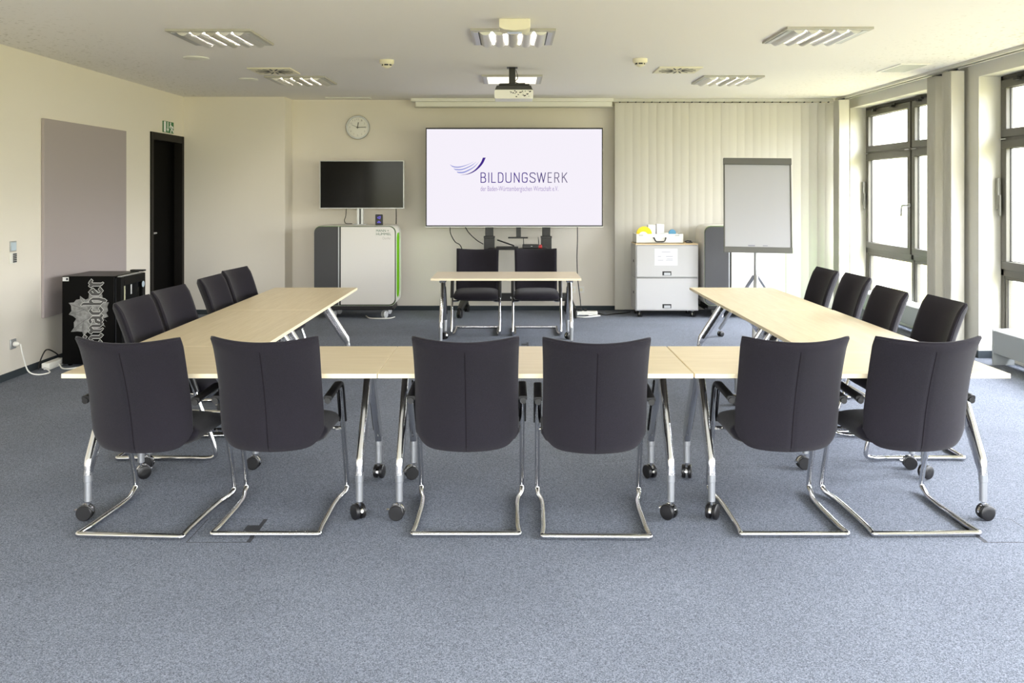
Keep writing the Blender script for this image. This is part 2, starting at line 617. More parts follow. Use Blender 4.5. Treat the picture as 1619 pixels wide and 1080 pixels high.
# skirtings
b = MB(); b.box(XL, XL + 0.012, FRONT_Y, DY0 - 0.0, 0, 0.06); struct('baseboard_left', b, M['skirting'])
b = MB()
b.box(XL + 0.012, -2.945, YBUMP - 0.012, YBUMP, 0, 0.06)
b.box(-2.945, -2.933, YBUMP - 0.012, YB, 0, 0.06)
b.box(-2.933, XP, YB - 0.012, YB, 0, 0.06)
struct('baseboard_back', b, M['skirting'])
b = MB()
for i in range(0, len(edges), 2):
    if edges[i] - edges[i + 1] > 0.2:
        b.box(XP - 0.012, XP, edges[i + 1] - 0.012, edges[i] + 0.012, 0, 0.07)
        b.box(XP, WIN_X, edges[i + 1] - 0.012, edges[i + 1], 0, 0.07)
        b.box(XP, WIN_X, edges[i], edges[i] + 0.012, 0, 0.07)
struct('baseboard_right', b, M['skirting'])
# blind rail along the window wall
b = MB()
b.box(4.27, 4.30, FRONT_Y, 11.62, HC - 0.028, HC)
b.box(4.345, 4.375, FRONT_Y, 11.62, HC - 0.028, HC)
b.box(4.30, 4.345, FRONT_Y, 11.62, HC - 0.008, HC, 1)
struct('trim_1', b, [M['rail'], M['slot']])


def make_window(idx, ya, yb, x=WIN_X, z0=WIN_Z[0], z1=WIN_Z[1]):
    """two-light window in the right wall from y=yb (near) to ya (far); frame face towards -x"""
    t = thing('window_%d' % idx, None, None, (x, (ya + yb) / 2, z0), kind='structure')
    ym = (ya + yb) / 2
    f = MB()
    X0, X1 = x + 0.02, x + 0.09
    f.box(X0, X1, yb, ya, z1 - 0.055, z1); f.box(X0, X1, yb, ya, z0, z0 + 0.05)
    f.box(X0, X1, yb, yb + 0.055, z0, z1); f.box(X0, X1, ya - 0.055, ya, z0, z1)
    f.box(X0, X1, ym - 0.03, ym + 0.03, z0, z1)
    f.box(X0, X1, yb, ya, 2.065, 2.115); f.box(X0, X1, yb, ya, 0.79, 0.86)
    f.build('frame', M['frame'], t, bevel=0.003)
    p = MB(); g = MB(); hw = MB()
    for (a, c) in ((yb + 0.05, ym - 0.022), (ym + 0.022, ya - 0.05)):
        for (za, zb) in ((2.105, z1 - 0.045), (0.855, 2.075), (z0 + 0.05, 0.79)):
            fixed = za < 0.5
            s = MB(); wd = 0.03 if fixed else 0.075
            xs0 = x + (0.03 if fixed else 0.0)
            for (q0, q1, r0, r1) in ((a, c, za, za + wd), (a, c, zb - wd, zb), (a, a + wd, za + wd, zb - wd), (c - wd, c, za + wd, zb - wd)):
                s.box(xs0, xs0 + 0.065, q0, q1, r0, r1)
            s.build('sash', M['frame'], t, bevel=0.003)
            p.box(x + 0.05, x + 0.058, a + wd - 0.01, c - wd + 0.01, za + wd - 0.01, zb - wd + 0.01)
            q = 0.006
            for (q0, q1, r0, r1) in ((a + wd, c - wd, za + wd, za + wd + q), (a + wd, c - wd, zb - wd - q, zb - wd), (a + wd, a + wd + q, za + wd, zb - wd), (c - wd - q, c - wd, za + wd, zb - wd)):
                g.box(x + 0.04, x + 0.05, q0, q1, r0, r1)
    p.build('pane', M['glass'], t)
    g.build('gasket', M['gasket'], t)
    # opener gear along the head and stay clips on the transom
    for yy in (ya - 0.35, ya - 0.9, ym - 0.25, ym - 0.8):
        hw.box(x - 0.03, x, yy - 0.07, yy + 0.07, z1 - 0.05, z1 - 0.03); hw.box(x - 0.045, x - 0.005, yy - 0.03, yy + 0.03, z1 - 0.075, z1 - 0.045)
    hw.box(x - 0.012, x, yb + 0.1, ya - 0.1, z1 - 0.035, z1 - 0.022)
    hw.build('opener_gear', M['gasket'], t)
    c_ = MB()
    for yy in (ya - 0.08, ym - 0.09, ym + 0.09, yb + 0.08):
        c_.box(x - 0.012, x + 0.002, yy - 0.05, yy + 0.05, 2.082, 2.092)
    c_.build('stay_clip', M['silver'], t)
    h = MB()
    for yy in (ya - 0.045, yb + 0.045):
        h.box(x - 0.04, x - 0.006, yy - 0.012, yy + 0.03, 1.42, 1.72); h.cyl((x - 0.022, yy - 0.016, 1.36), (x - 0.022, yy - 0.016, 1.56), 0.013)
    h.build('hinge', M['hinge'], t, bevel=0.002)
    k = MB()
    hy = ym + 0.06
    k.tube(fillet([(x, hy - 0.03, 1.43), (x - 0.055, hy - 0.03, 1.43), (x - 0.055, hy + 0.055, 1.425), (x - 0.055, hy + 0.075, 1.30)], 0.03), 0.012, 10)
    k.lathe([(0.024, 0), (0.024, 0.012), (0.018, 0.016)], T=Matrix.Translation((x, hy - 0.03, 1.43)) @ Matrix.Rotation(-PI / 2, 4, 'Y'))
    k.build('handle', M['silver'], t)
    return t


for i, (a, c) in enumerate(WINDOWS_RIGHT):
    make_window(i + 1, a, c)
for i, (a, c) in enumerate(WINDOWS_FRONT):
    t = thing('window_%d' % (i + 5), None, None, ((a + c) / 2, FRONT_Y - 0.15, FRONT_Z[0]), kind='structure')
    f = MB()
    for (q0, q1, r0, r1) in ((a, c, 0.15, 0.23), (a, c, 2.64, 2.72), (a, a + 0.08, 0.23, 2.64), (c - 0.08, c, 0.23, 2.64), ((a + c) / 2 - 0.06, (a + c) / 2 + 0.06, 0.23, 2.64)):
        f.box(q0, q1, FRONT_Y - 0.2, FRONT_Y - 0.12, r0, r1)
    f.build('frame', M['frame'], t)
    p = MB(); p.box(a + 0.05, c - 0.05, FRONT_Y - 0.165, FRONT_Y - 0.157, 0.2, 2.67); p.build('pane', M['glass'], t)

# door in the left wall
t = thing('door_1', None, None, (XL, (DY0 + DY1) / 2, 0), kind='structure')
b = MB()
for (q0, q1, r0, r1) in ((DY0, DY0 + 0.07, 0, DZ), (DY1 - 0.07, DY1, 0, DZ), (DY0 + 0.07, DY1 - 0.07, DZ - 0.09, DZ)):
    b.box(XL - 0.16, XL + 0.018, q0, q1, r0, r1)
b.build('frame', M['door_frame'], t, bevel=0.004)
b = MB(); b.box(XL - 0.13, XL - 0.085, DY0 + 0.07, DY1 - 0.07, 0.005, DZ - 0.09)
leaf = b.build('door_leaf', M['door'], t)
b = MB()
b.tube(fillet([(XL - 0.085, DY0 + 0.13, 1.09), (XL - 0.03, DY0 + 0.13, 1.09), (XL - 0.03, DY0 + 0.26, 1.09)], 0.02), 0.010)
b.lathe([(0.025, 0), (0.025, 0.008)], T=Matrix.Translation((XL - 0.085, DY0 + 0.13, 1.09)) @ Matrix.Rotation(PI / 2, 4, 'Y'))
b.build('handle', M['silver'], leaf)

# ------------------------------------------------------------------ chairs


def chair_parts(t):
    # backrest shell
    HWB = 0.241

    def zlow(u): return 0.375 + 0.012 * u * u + 0.075 * abs(u) ** 8
    def ztop(u): return 0.903 + 0.018 * u * u

    def mid(u, v):
        z = zlow(u) + v * (ztop(u) - zlow(u))
        q = (z - 0.375) / 0.53
        y = -0.222 - 0.055 * q - 0.105 * q * q + (0.070 + 0.028 * q) * u * u
        x = HWB * u * (1 - 0.02 * math.sin(PI * min(max(v, 0), 1)) - 0.05 * max(0, 0.2 - v) * 2)
        if v > 0.9:
            y -= 0.012 * (v - 0.9) / 0.1 * u ** 4
        return x, y, z

    def thick(u, v):
        return 0.006 + 0.020 * math.sqrt(max(0, 1 - abs(u) ** 7)) * math.sqrt(max(0, 1 - abs(2 * v - 1) ** 7))

    def fr(sg):
        def g(a, c):
            u, v = 2 * a - 1, c
            x, y, z = mid(u, v)
            groove = 0.0
            if sg < 0:
                groove = 0.0035 * math.exp(-(u / 0.03) ** 2) * (1 if v < 0.93 else 0)
            return (x - sg * u * 0.006, y + sg * thick(u, v) + groove, z + sg * 0.004)
        return g
    b = MB(); b.sheet(fr(1), fr(-1), 36, 26)
    back = b.build('backrest', M['fabric'], t, angle=60)
    s = MB()
    pts = []
    for k in range(25):
        v = 0.0 + 0.93 * k / 24
        x, y, z = mid(0, v)
        pts.append((x, y - thick(0, v) + 0.0028, z))
    s.tube(pts, 0.0028, 6)
    s.build('back_seam', M['seam'], back)
    p = MB()
    ring = [mid(-1 + 2 * k / 28, 1.0) for k in range(29)] + [mid(1, 1 - k / 20) for k in range(1, 21)] + [mid(1 - 2 * k / 28, 0) for k in range(1, 29)] + [mid(-1, k / 20) for k in range(1, 20)]
    p.tube(ring, 0.0065, 6, closed=True)
    p.build('piping', M['fabric'], back, angle=70)

    # seat cushion
    def st(sg):
        def g(a, c):
            u, v = 2 * a - 1, 2 * c - 1
            x = 0.250 * u * (1 - 0.035 * v ** 8)
            y = 0.245 * v * (1 - 0.05 * u ** 6) + 0.005
            if v < 0:
                y += (0.042 + 0.066 * u * u) * (-v) ** 1.5
            e = math.sqrt(max(0, 1 - abs(u) ** 5)) * math.sqrt(max(0, 1 - abs(v) ** 6))
            zc = 0.432 - 0.022 * max(0, v) ** 3 + 0.012 * max(0, -v) ** 2
            return (x, y, zc + sg * (0.008 + (0.042 if sg > 0 else 0.048 - 0.010 * v) * e))
        return g
    b = MB(); b.sheet(st(1), st(-1), 24, 24)
    b.build('seat', M['fabric'], t, angle=70)
    # cantilever frame: one bent tube
    half = [(0.225, -0.29, 0.0125), (0.247, -0.29, 0.0125), (0.240, -0.20, 0.0125), (0.238, 0.08, 0.0125), (0.244, 0.19, 0.0125), (0.262, 0.255, 0.016), (0.265, 0.305, 0.030), (0.265, 0.292, 0.10), (0.265, 0.105, 0.618), (0.265, -0.185, 0.602)]
    R = [0, 0.06, 0.03, 0.1, 0.04, 0.03, 0.035, 0.05, 0.045, 0]
    right = fillet(half, R, 6)
    left = [Vector((-p.x, p.y, p.z)) for p in right]
    b = MB(); b.tube(left[::-1] + right, 0.0132, 14)
    b.build('frame', M['chrome'], t, angle=60)
    for sx in (-1, 1):
        b = MB()
        b.tube(fillet([(sx * 0.265, 0.192, 0.372), (sx * 0.20, 0.185, 0.372), (sx * 0.18, 0.10, 0.388), (sx * 0.18, -0.08, 0.392)], 0.03), 0.010, 8)
        b.build('seat_bracket', M['chrome'], t)
    # arm pads that wrap over the front bend
    for sx in (-1, 1):
        arm = [p for p in fillet(half[7:], [0, 0.045, 0], 8)]
        path = []
        tot = 0
        for p in arm:
            if p.z > 0.45 or p.y < 0.11:
                path.append(p)
        path = [Vector((0.265, 0.182, 0.405))] + [p for p in path if p.z > 0.475 or p.y < 0.1]
        fr_ = frames_along(path)
        V, F = [], []
        for p, (tg, nn, bb) in zip(path, fr_):
            out = Vector((1, 0, 0)).cross(tg).normalized()
            if out.z < -0.2 or (abs(out.z) <= 0.2 and out.y < 0):
                out = -out
            wd = 0.0195
            for (a, d) in ((-wd, 0.004), (-wd, 0.017), (-wd * 0.7, 0.022), (wd * 0.7, 0.022), (wd, 0.017), (wd, 0.004)):
                V.append(Vector((sx * (p.x + a), p.y, p.z)) + Vector((0, out.y, out.z)) * d)
        n = 6
        for i in range(len(path) - 1):
            for k in range(n):
                l = (k + 1) % n
                F.append((i * n + k, i * n + l, (i + 1) * n + l, (i + 1) * n + k))
        F.append(tuple(range(n))); F.append(tuple((len(path) - 1) * n + k for k in range(n)))
        b = MB(); b.add(V, F)
        e_ = path[-1]
        b.cyl((sx * e_.x, e_.y + 0.006, e_.z), (sx * e_.x, e_.y - 0.008, e_.z), 0.0145, 14)
        b.build('armrest_pad', M['blackplastic'], t, angle=50)


def label_chair(s): return 'dark fabric chair ' + s


CHAIRS = [
    # x, y, rz, label, group
    (-1.735, 4.315, -0.06, label_chair('with its back to us, front table end nearest the fridge'), 'chairs along the front tables'),
    (-1.135, 4.335, 0.0, label_chair('with its back to us, second along the front tables from the fridge'), 'chairs along the front tables'),
    (-0.213, 4.335, 0.0, label_chair('with its back to us, middle table, nearer the fridge'), 'chairs along the front tables'),
    (0.391, 4.305, -0.02, label_chair('with its back to us, middle table, nearer the windows'), 'chairs along the front tables'),
    (1.300, 4.335, 0.0, label_chair('with its back to us, second along the front tables from the windows'), 'chairs along the front tables'),
    (1.905, 4.340, 0.02, label_chair('with its back to us, at the front table end nearest the windows'), 'chairs along the front tables'),
    (-2.045, 5.440, -PI / 2, label_chair('directly beside the black fridge, first in the wall side row'), 'chairs along the wall side tables'),
    (-2.065, 6.040, -PI / 2 - 0.08, label_chair('second from the fridge in the wall side row'), 'chairs along the wall side tables'),
    (-2.055, 6.880, -PI / 2, label_chair('third from the fridge in the wall side row, before the door'), 'chairs along the wall side tables'),
    (-2.090, 7.555, -PI / 2 - 0.12, label_chair('at the far end of the wall side row'), 'chairs along the wall side tables'),
    (2.400, 7.553, PI / 2, label_chair('in the window side row, first after the flip chart'), 'chairs along the window side tables'),
    (2.440, 6.982, PI / 2, label_chair('in the window side row, second from the flip chart'), 'chairs along the window side tables'),
    (2.294, 6.020, PI / 2, label_chair('in the window side row, third from the flip chart'), 'chairs along the window side tables'),
    (2.385, 5.445, PI / 2, label_chair('in the window side row, the end one away from the flip chart'), 'chairs along the window side tables'),
    (-0.400, 9.950, PI, label_chair('facing us behind the single desk, nearer the wall clock'), 'chairs behind the single desk'),
    (0.275, 9.950, PI, label_chair('facing us behind the single desk, nearer the white cabinet'), 'chairs behind the single desk'),
]
proto = None
for (x, y, rz, lb, grp) in CHAIRS:
    if proto is None:
        proto = thing('conference_chair', lb, 'chair', local=True)
        chair_parts(proto)
        o = proto
    else:
        o = copy_tree(proto)
    o.location = (x, y, 0.002); o.rotation_euler = (0, 0, rz)
    tag(o, lb, 'chair', grp)

# ------------------------------------------------------------------ tables


def caster_mesh(name, parent, wheel_r=0.037, stem=0.105, wheel_m='blackplastic', body_m='chrome', brake=True):
    b = MB()
    c = Vector((0.012, 0, wheel_r))
    for sy in (-1, 1):
        T = Matrix.Translation((c.x, 0, c.z)) @ Matrix.Rotation(PI / 2, 4, 'X')
        z0, z1 = (0.007, 0.026) if sy > 0 else (-0.026, -0.007)
        b.lathe([(wheel_r * 0.55, z0 if sy < 0 else z0), (wheel_r - 0.003, z0), (wheel_r, z0 + 0.003), (wheel_r, z1 - 0.003), (wheel_r - 0.004, z1), (wheel_r * 0.3, z1 - 0.0)], n=24, m=0, T=T)
    # hood between the wheels
    hood = [(c.x + (wheel_r + 0.003) * math.cos(a), c.z + (wheel_r + 0.003) * math.sin(a)) for a in [PI * k / 12 for k in range(13)]]
    b.prism(hood, -0.0065, 0.0065, 'y', 1)
    b.cyl((0, 0, wheel_r + 0.01), (0, 0, stem), 0.008, 10, 1)
    if brake:
        b.box(c.x + wheel_r - 0.004, c.x + wheel_r + 0.014, -0.010, 0.010, c.z + 0.002, c.z + 0.012, 1)
    o = b.build(name, [M[wheel_m], M[body_m]])
    o.parent = parent
    return o


def table_parts(t, L=1.505, D=0.747, H=0.72):
    b = MB()
    n0 = len(b.f)
    b.box(-L / 2, L / 2, -D / 2, D / 2, H - 0.022, H)
    b.m = [2, 0, 1, 1, 1, 1]
    b.build('tabletop', [M['beech'], M['edge'], M['under']], t, bevel=0.0015)
    b = MB()
    b.tube([(-L / 2 + 0.095, 0, H - 0.042), (L / 2 - 0.095, 0, H - 0.042)], 0.016, 12)
    b.build('crossbeam', M['satin'], t)
    for sx in (-1, 1):
        X = sx * (L / 2 - 0.095)
        b = MB()
        b.prism([(-0.13, H - 0.023), (0.13, H - 0.023), (0.07, H - 0.075), (-0.07, H - 0.075)], X - 0.032, X + 0.032, 'x')
        b.build('hinge_bracket', M['polished'], t, bevel=0.006)
        for sy in (-1, 1):
            b = MB()
            p0, p1, p2 = Vector((X, sy * 0.03, 0.66)), Vector((X, sy * 0.292, 0.262)), Vector((X, sy * 0.305, 0.215))
            pts = fillet([p0, p1, p2], 0.03, 4)
            N = len(pts)
            wide = [0.040 - 0.019 * k / (N - 1) if k else 0.042 for k in range(N)]
            b.tube(pts, wide, 14, ry=[0.019] * N, sq=3.6)
            leg = b.build('leg', M['polished'], t, angle=50)
            s = MB(); s.tube([p2 + Vector((0, 0, 0.015)), Vector((X, sy * 0.305, 0.185)), Vector((X, sy * 0.305, 0.183)), Vector((X, sy * 0.305, 0.09))], [0.0205, 0.0205, 0.018, 0.0175], 14)
            s.build('sleeve', M['satin'], leg)
            if sy > 0:
                k = MB()
                d = (p1 - p0)
                for q in range(9):
                    a = p0 + d * (0.2 + 0.085 * q) + Vector((-sx * 0.022, 0, 0))
                    e_ = p0 + d * (0.2 + 0.085 * q + 0.06) + Vector((-sx * 0.022, 0, 0))
                    k.tube([a, e_], 0.012, 8, ry=0.004)
                k.tube([p0 + d * 0.18 + Vector((-sx * 0.0205, 0, 0)), p0 + d * 0.96 + Vector((-sx * 0.0205, 0, 0))], 0.009, 8, ry=0.004)
                k.build('lock_strip', M['blackplastic'], leg)
            cs = caster_mesh('caster', leg)
            cs.location = (X, sy * 0.305, 0)
            cs.rotation_euler = (0, 0, {(-1, -1): 3.5, (-1, 1): 0.6, (1, -1): 2.6, (1, 1): 1.2}[(sx, sy)])


tproto = thing('folding_table', '', 'table', local=True)
table_parts(tproto)
TABLES = [
    (-1.396, 4.562, 0.0, 'beech topped folding table on casters, front row end by the black fridge', 'folding tables set in a U shape'),
    (0.112, 4.562, 0.0, 'beech topped folding table on casters, middle of the front row', 'folding tables set in a U shape'),
    (1.624, 4.562, 0.0, 'beech topped folding table on casters, front row end by the windows', 'folding tables set in a U shape'),
    (-1.772, 5.692, PI / 2, 'beech topped folding table on casters, wall side arm, touching the front row', 'folding tables set in a U shape'),
    (-1.772, 7.202, PI / 2, 'beech topped folding table on casters, wall side arm, end nearest the clock', 'folding tables set in a U shape'),
    (1.985, 5.692, PI / 2, 'beech topped folding table on casters, window side arm, touching the front row', 'folding tables set in a U shape'),
    (1.980, 7.202, PI / 2, 'beech topped folding table on casters, window side arm, end beside the flip chart', 'folding tables set in a U shape'),
    (-0.060, 9.150, 0.0, 'single beech topped desk on casters before the large lit screen', None),
]
# swivel of the casters: near and far one at either end
CASTER_YAW = {0: (3.2, 0.7, 2.25, 1.4), 1: (3.05, 3.5, 2.4, 2.0), 2: (1.0, 1.3, 0.15, 0.4), 7: (1.2, 2.4, 1.9, 0.7)}
for i, (x, y, rz, lb, grp) in enumerate(TABLES):
    o = tproto if i == 0 else copy_tree(tproto)
    o.location = (x, y, 0.002); o.rotation_euler = (0, 0, rz)
    tag(o, lb, 'table', grp)
    yaws = CASTER_YAW.get(i, (1.45, 1.7, 1.5, 1.65))
    for leg, a in zip([c for c in o.children if c.name.split('.')[0] == 'leg'], yaws):
        for c in leg.children:
            if c.name.startswith('caster'):
                c.rotation_euler = (0, 0, a)

# ------------------------------------------------------------------ large lit screen on its stand
TX0, TX1, TZ0, TZ1, TY = -1.110, 1.168, 1.143, 2.411, 11.30
t = thing('large_display', 'huge white lit display with a violet logo above the single desk', 'screen', ((TX0 + TX1) / 2, TY, TZ0))
b = MB()
b.box(TX0, TX1, TY, TY + 0.06, TZ0, TZ1)
b.box(TX0 + 0.3, TX1 - 0.3, TY + 0.06, TY + 0.09, TZ0 + 0.2, TZ1 - 0.3)
b.build('casing', M['blackplastic'], t, bevel=0.003)
b = MB(); b.box(TX0, TX1, TY - 0.006, TY + 0.03, TZ0 - 0.010, TZ0 - 0.001); b.build('lower_trim', M['silver'], t)
b = MB(); b.add([(TX0 + 0.014, TY - 0.002, TZ0 + 0.014), (TX1 - 0.014, TY - 0.002, TZ0 + 0.014), (TX1 - 0.014, TY - 0.002, TZ1 - 0.018), (TX0 + 0.014, TY - 0.002, TZ1 - 0.018)], [(0, 1, 2, 3)])
b.build('screen', M['screen'], t)
LK = 11.30 / 1390 / 6.227                        # logo drawing unit


def LP(dy):
    return lambda a, c: ((680 - 809.5) * 11.30 / 1390 + a * LK, TY - dy, 1.59 - (230 - 303) * 11.30 / 1390 - c * LK)


GLY = {
    'B': [[(0, 0), (0, 1), (.6, 1), (.9, .9), (.92, .65), (.6, .53), (0, .53)], [(.6, .53), (.95, .42), (1, .2), (.9, .05), (.6, 0), (0, 0)]],
    'I': [[(.5, 0), (.5, 1)]], 'L': [[(0, 1), (0, 0), (1, 0)]],
    'D': [[(0, 0), (0, 1), (.55, 1), (.9, .9), (1, .72), (1, .28), (.9, .1), (.55, 0), (0, 0)]],
    'U': [[(0, 1), (0, .2), (.12, .04), (.4, 0), (.6, 0), (.88, .04), (1, .2), (1, 1)]],
    'N': [[(0, 0), (0, 1), (1, 0), (1, 1)]],
    'G': [[(1, .8), (.88, .96), (.5, 1), (.12, .96), (0, .8), (0, .2), (.12, .04), (.5, 0), (.88, .04), (1, .2), (1, .47), (.55, .47)]],
    'S': [[(1, .82), (.86, .97), (.5, 1), (.14, .97), (0, .8), (.08, .62), (.92, .38), (1, .2), (.86, .03), (.5, 0), (.14, .03), (0, .18)]],
    'W': [[(0, 1), (.25, 0), (.5, 1), (.75, 0), (1, 1)]],
    'E': [[(1, 1), (0, 1), (0, 0), (1, 0)], [(0, .52), (.85, .52)]],
    'R': [[(0, 0), (0, 1), (.65, 1), (.93, .9), (.95, .6), (.65, .47), (0, .47)], [(.55, .47), (1, 0)]],
    'K': [[(0, 0), (0, 1)], [(.95, 1), (0, .42)], [(.3, .6), (1, 0)]],
}
b = MB()
cells = [('B', 497, 552), ('I', 573, 583), ('L', 602, 648), ('D', 668, 722), ('U', 742, 802), ('N', 824, 882), ('G', 903, 960), ('S', 978, 1040), ('W', 1050, 1140), ('E', 1157, 1200), ('R', 1222, 1274), ('K', 1297, 1352)]
for i, (ch, a, c) in enumerate(cells):
    hw = 4.6
    P = LP(0.0035)
    st = [[(a + hw + x * (c - a - 2 * hw), 368 - hw - y * (103 - 2 * hw)) for x, y in s] for s in GLY[ch]]
    add_strokes(b, st, P, hw, m=0 if i < 7 else (1 if i < 9 else 2))
P = LP(0.0035)
add_text(b, 'der Baden-Württembergischen Wirtschaft e.V.', 497, 1262, 432, None, 0, 3, P=lambda a, c: P(a, 432 - (c - 432) * 1.75))
b.build('lettering', [M['s_dark'], M['s_mid'], M['s_grey'], M['s_small']], t)


def crescent(upper, lower, m):
    U = smooth_path([(x, y, 0) for x, y in upper], 6); W = smooth_path([(x, y, 0) for x, y in lower], 6)
    n = min(len(U), len(W))
    P = LP(0.0035)
    V = [P(p.x, p.y) for p in U[:n]] + [P(p.x, p.y) for p in W[:n]]
    b.add(V, [(i, i + 1, n + i + 1, n + i) for i in range(n - 1)], m)


b = MB()
crescent([(520, 120), (495, 175), (440, 240), (375, 277), (300, 292)], [(548, 120), (515, 185), (455, 245), (385, 281), (300, 293)], 0)
crescent([(195, 188), (235, 205), (290, 207), (370, 187), (430, 158)], [(195, 189), (228, 214), (290, 218), (372, 191), (430, 159)], 1)
crescent([(230, 226), (260, 232), (320, 229), (400, 197), (456, 160)], [(230, 227), (255, 243), (320, 241), (404, 204), (456, 161)], 1)
crescent([(262, 257), (290, 260), (340, 254), (425, 212), (480, 162)], [(262, 258), (280, 272), (342, 268), (430, 219), (480, 163)], 1)
b.build('emblem', [M['s_dark'], M['s_light']], t)

t = thing('display_stand', 'black wheeled stand with two columns carrying the huge lit display', 'stand', (0.03, 11.40, 0))
for x in (-0.295, 0.445):
    b = MB()
    b.box(x - 0.052, x + 0.052, 11.395, 11.475, 0.9, 2.0)
    b.box(x - 0.068, x + 0.068, 11.385, 11.485, 0.18, 1.005); b.box(x - 0.072, x + 0.072, 11.38, 11.49, 0.985, 1.012)
    b.build('column', M['blackplastic'], t, bevel=0.004)
b = MB(); b.box(-0.60, 0.72, 11.40, 11.47, 0.17, 0.27); b.build('base_beam', M['blackplastic'], t, bevel=0.004)
b = MB(); b.box(-0.02, 0.25, 11.389, 11.3995, 0.205, 0.228); b.build('sticker', M['fridgelabel'], t)
for x, dx in ((-0.60, -0.06), (0.72, 0.06)):
    b = MB()
    b.tube([(x, 11.62, 0.10), (x + dx * 0.3, 11.45, 0.185), (x + dx, 11.02, 0.10)], [0.03, 0.045, 0.03], 8, sq=4)
    f = b.build('foot', M['blackplastic'], t)
    for yy, xx in ((11.02, x + dx), (11.62, x)):
        cs = caster_mesh('caster', f, 0.05, 0.115, 'blackplastic', 'blackplastic', False)
        cs.location = Vector((xx, yy, 0)) - Vector(t.location)
        cs.rotation_euler = (0, 0, 1.3)
b = MB(); b.box(-0.30, 0.45, 11.22, 11.40, 0.845, 0.862); b.build('shelf', M['blackplastic'], t, bevel=0.003)
b = MB()
b.box(0.055, 0.115, 11.368, 11.40, 0.995, 1.24); b.box(-0.05, 0.205, 11.335, 11.40, 0.985, 1.003); b.box(-0.295, 0.445, 11.40, 11.43, 1.16, 1.24)
b.build('camera_bracket', M['blackplastic'], t, bevel=0.002)

t = thing('wifi_router', 'black router with red end and two antennas on the display stand shelf', 'router', (0.27, 11.30, 0.862))
b = MB(); b.box(0.135, 0.34, 11.24, 11.36, 0.864, 0.912); b.build('casing', M['blackplastic'], t, bevel=0.006)
b = MB(); b.box(0.335, 0.385, 11.245, 11.355, 0.864, 0.908); b.build('end_cap', M['red'], t, bevel=0.01)
for x, l in ((0.15, -0.006), (0.345, -0.01)):
    b = MB(); b.tube([(x, 11.25, 0.90), (x + l, 11.252, 1.01)], [0.006, 0.004], 8); b.build('antenna', M['blackplastic'], t)
b = MB(); b.box(0.24, 0.262, 11.2385, 11.2395, 0.888, 0.894); b.build('indicator_light', M['fridgelabel'], t)
t = thing('laptop', 'slim black laptop with raised lid on the display stand shelf', 'laptop', (-0.06, 11.30, 0.862))
b = MB(); b.box(-0.205, 0.08, 11.23, 11.37, 0.8635, 0.884); b.build('base', M['blackplastic'], t, bevel=0.004)
b = MB(); b.tube([(0.03, 11.31, 0.892), (-0.19, 11.31, 0.968)], 0.006, 8, ry=0.07, sq=6); b.build('lid', M['blackplastic'], t)

cable('power_cable', 'thin black cable hanging from the lit display behind the desk, nearest the wall clock', [(-0.80, 11.37, 1.16), (-0.795, 11.38, 1.05), (-0.74, 11.42, 0.94), (-0.66, 11.47, 0.86), (-0.60, 11.52, 0.55), (-0.50, 11.52, 0.28)], 0.006, M['blackplastic'])
cable('power_cable', 'thin black cable curving from the lit display to the stand column', [(-0.62, 11.37, 1.16), (-0.56, 11.37, 1.06), (-0.46, 11.37, 0.965), (-0.37, 11.37, 0.91)], 0.006, M['blackplastic'])
cable('power_cable', 'long black cable dropping from the lit display to the floor by the sockets', [(0.848, 11.40, 1.16), (0.85, 11.42, 0.95), (0.845, 11.44, 0.72), (0.86, 11.5, 0.45), (0.89, 11.5, 0.2), (0.90, 11.46, 0.05)], 0.006, M['blackplastic'])
cable('power_cable', 'white cable loop lying on the carpet beside the display stand', [(0.86, 11.285, 0.02), (0.80, 11.15, 0.008), (0.92, 11.08, 0.008), (1.08, 11.18, 0.008), (1.12, 11.22, 0.008), (1.04, 11.27, 0.008), (0.98, 11.25, 0.008)], 0.0075, M['whitepl'])
cable('power_cable', 'black cable lying along the back wall towards the blinds', [(1.112, 11.33, 0.02), (1.2, 11.3, 0.008), (1.32, 11.38, 0.008), (1.45, 11.45, 0.008), (1.55, 11.55, 0.008)], 0.007, M['blackplastic'])
t = thing('power_strip', 'white socket strip on the carpet beside the display stand', 'power strip', (0.97, 11.33, 0))
b = MB(); b.box(0.83, 1.10, 11.30, 11.37, 0.001, 0.05); b.build('casing', M['whitepl'], t, bevel=0.006)
b = MB(); b.box(0.84, 0.90, 11.315, 11.36, 0.05, 0.085); b.box(0.93, 0.965, 11.32, 11.355, 0.05, 0.075); b.build('plug', M['blackplastic'], t, bevel=0.004)

# ------------------------------------------------------------------ purifiers


def cut(o, cutter_mb):
    c = cutter_mb.build('cutter', M['green'])
    mod = o.modifiers.new('cut', 'BOOLEAN'); mod.operation = 'DIFFERENCE'; mod.object = c; mod.solver = 'EXACT'
    c.location = o.parent.location
    for v in c.data.vertices:
        v.co -= Vector(o.parent.location)
    bpy.context.view_layer.update()
    dg = bpy.context.evaluated_depsgraph_get()
    me = bpy.data.meshes.new_from_object(o.evaluated_get(dg))
    o.modifiers.clear()
    old = o.data
    o.data = me
    me.polygons.foreach_set('use_smooth', [True] * len(me.polygons))
    me.set_sharp_from_angle(angle=math.radians(40))
    bpy.data.objects.remove(c)


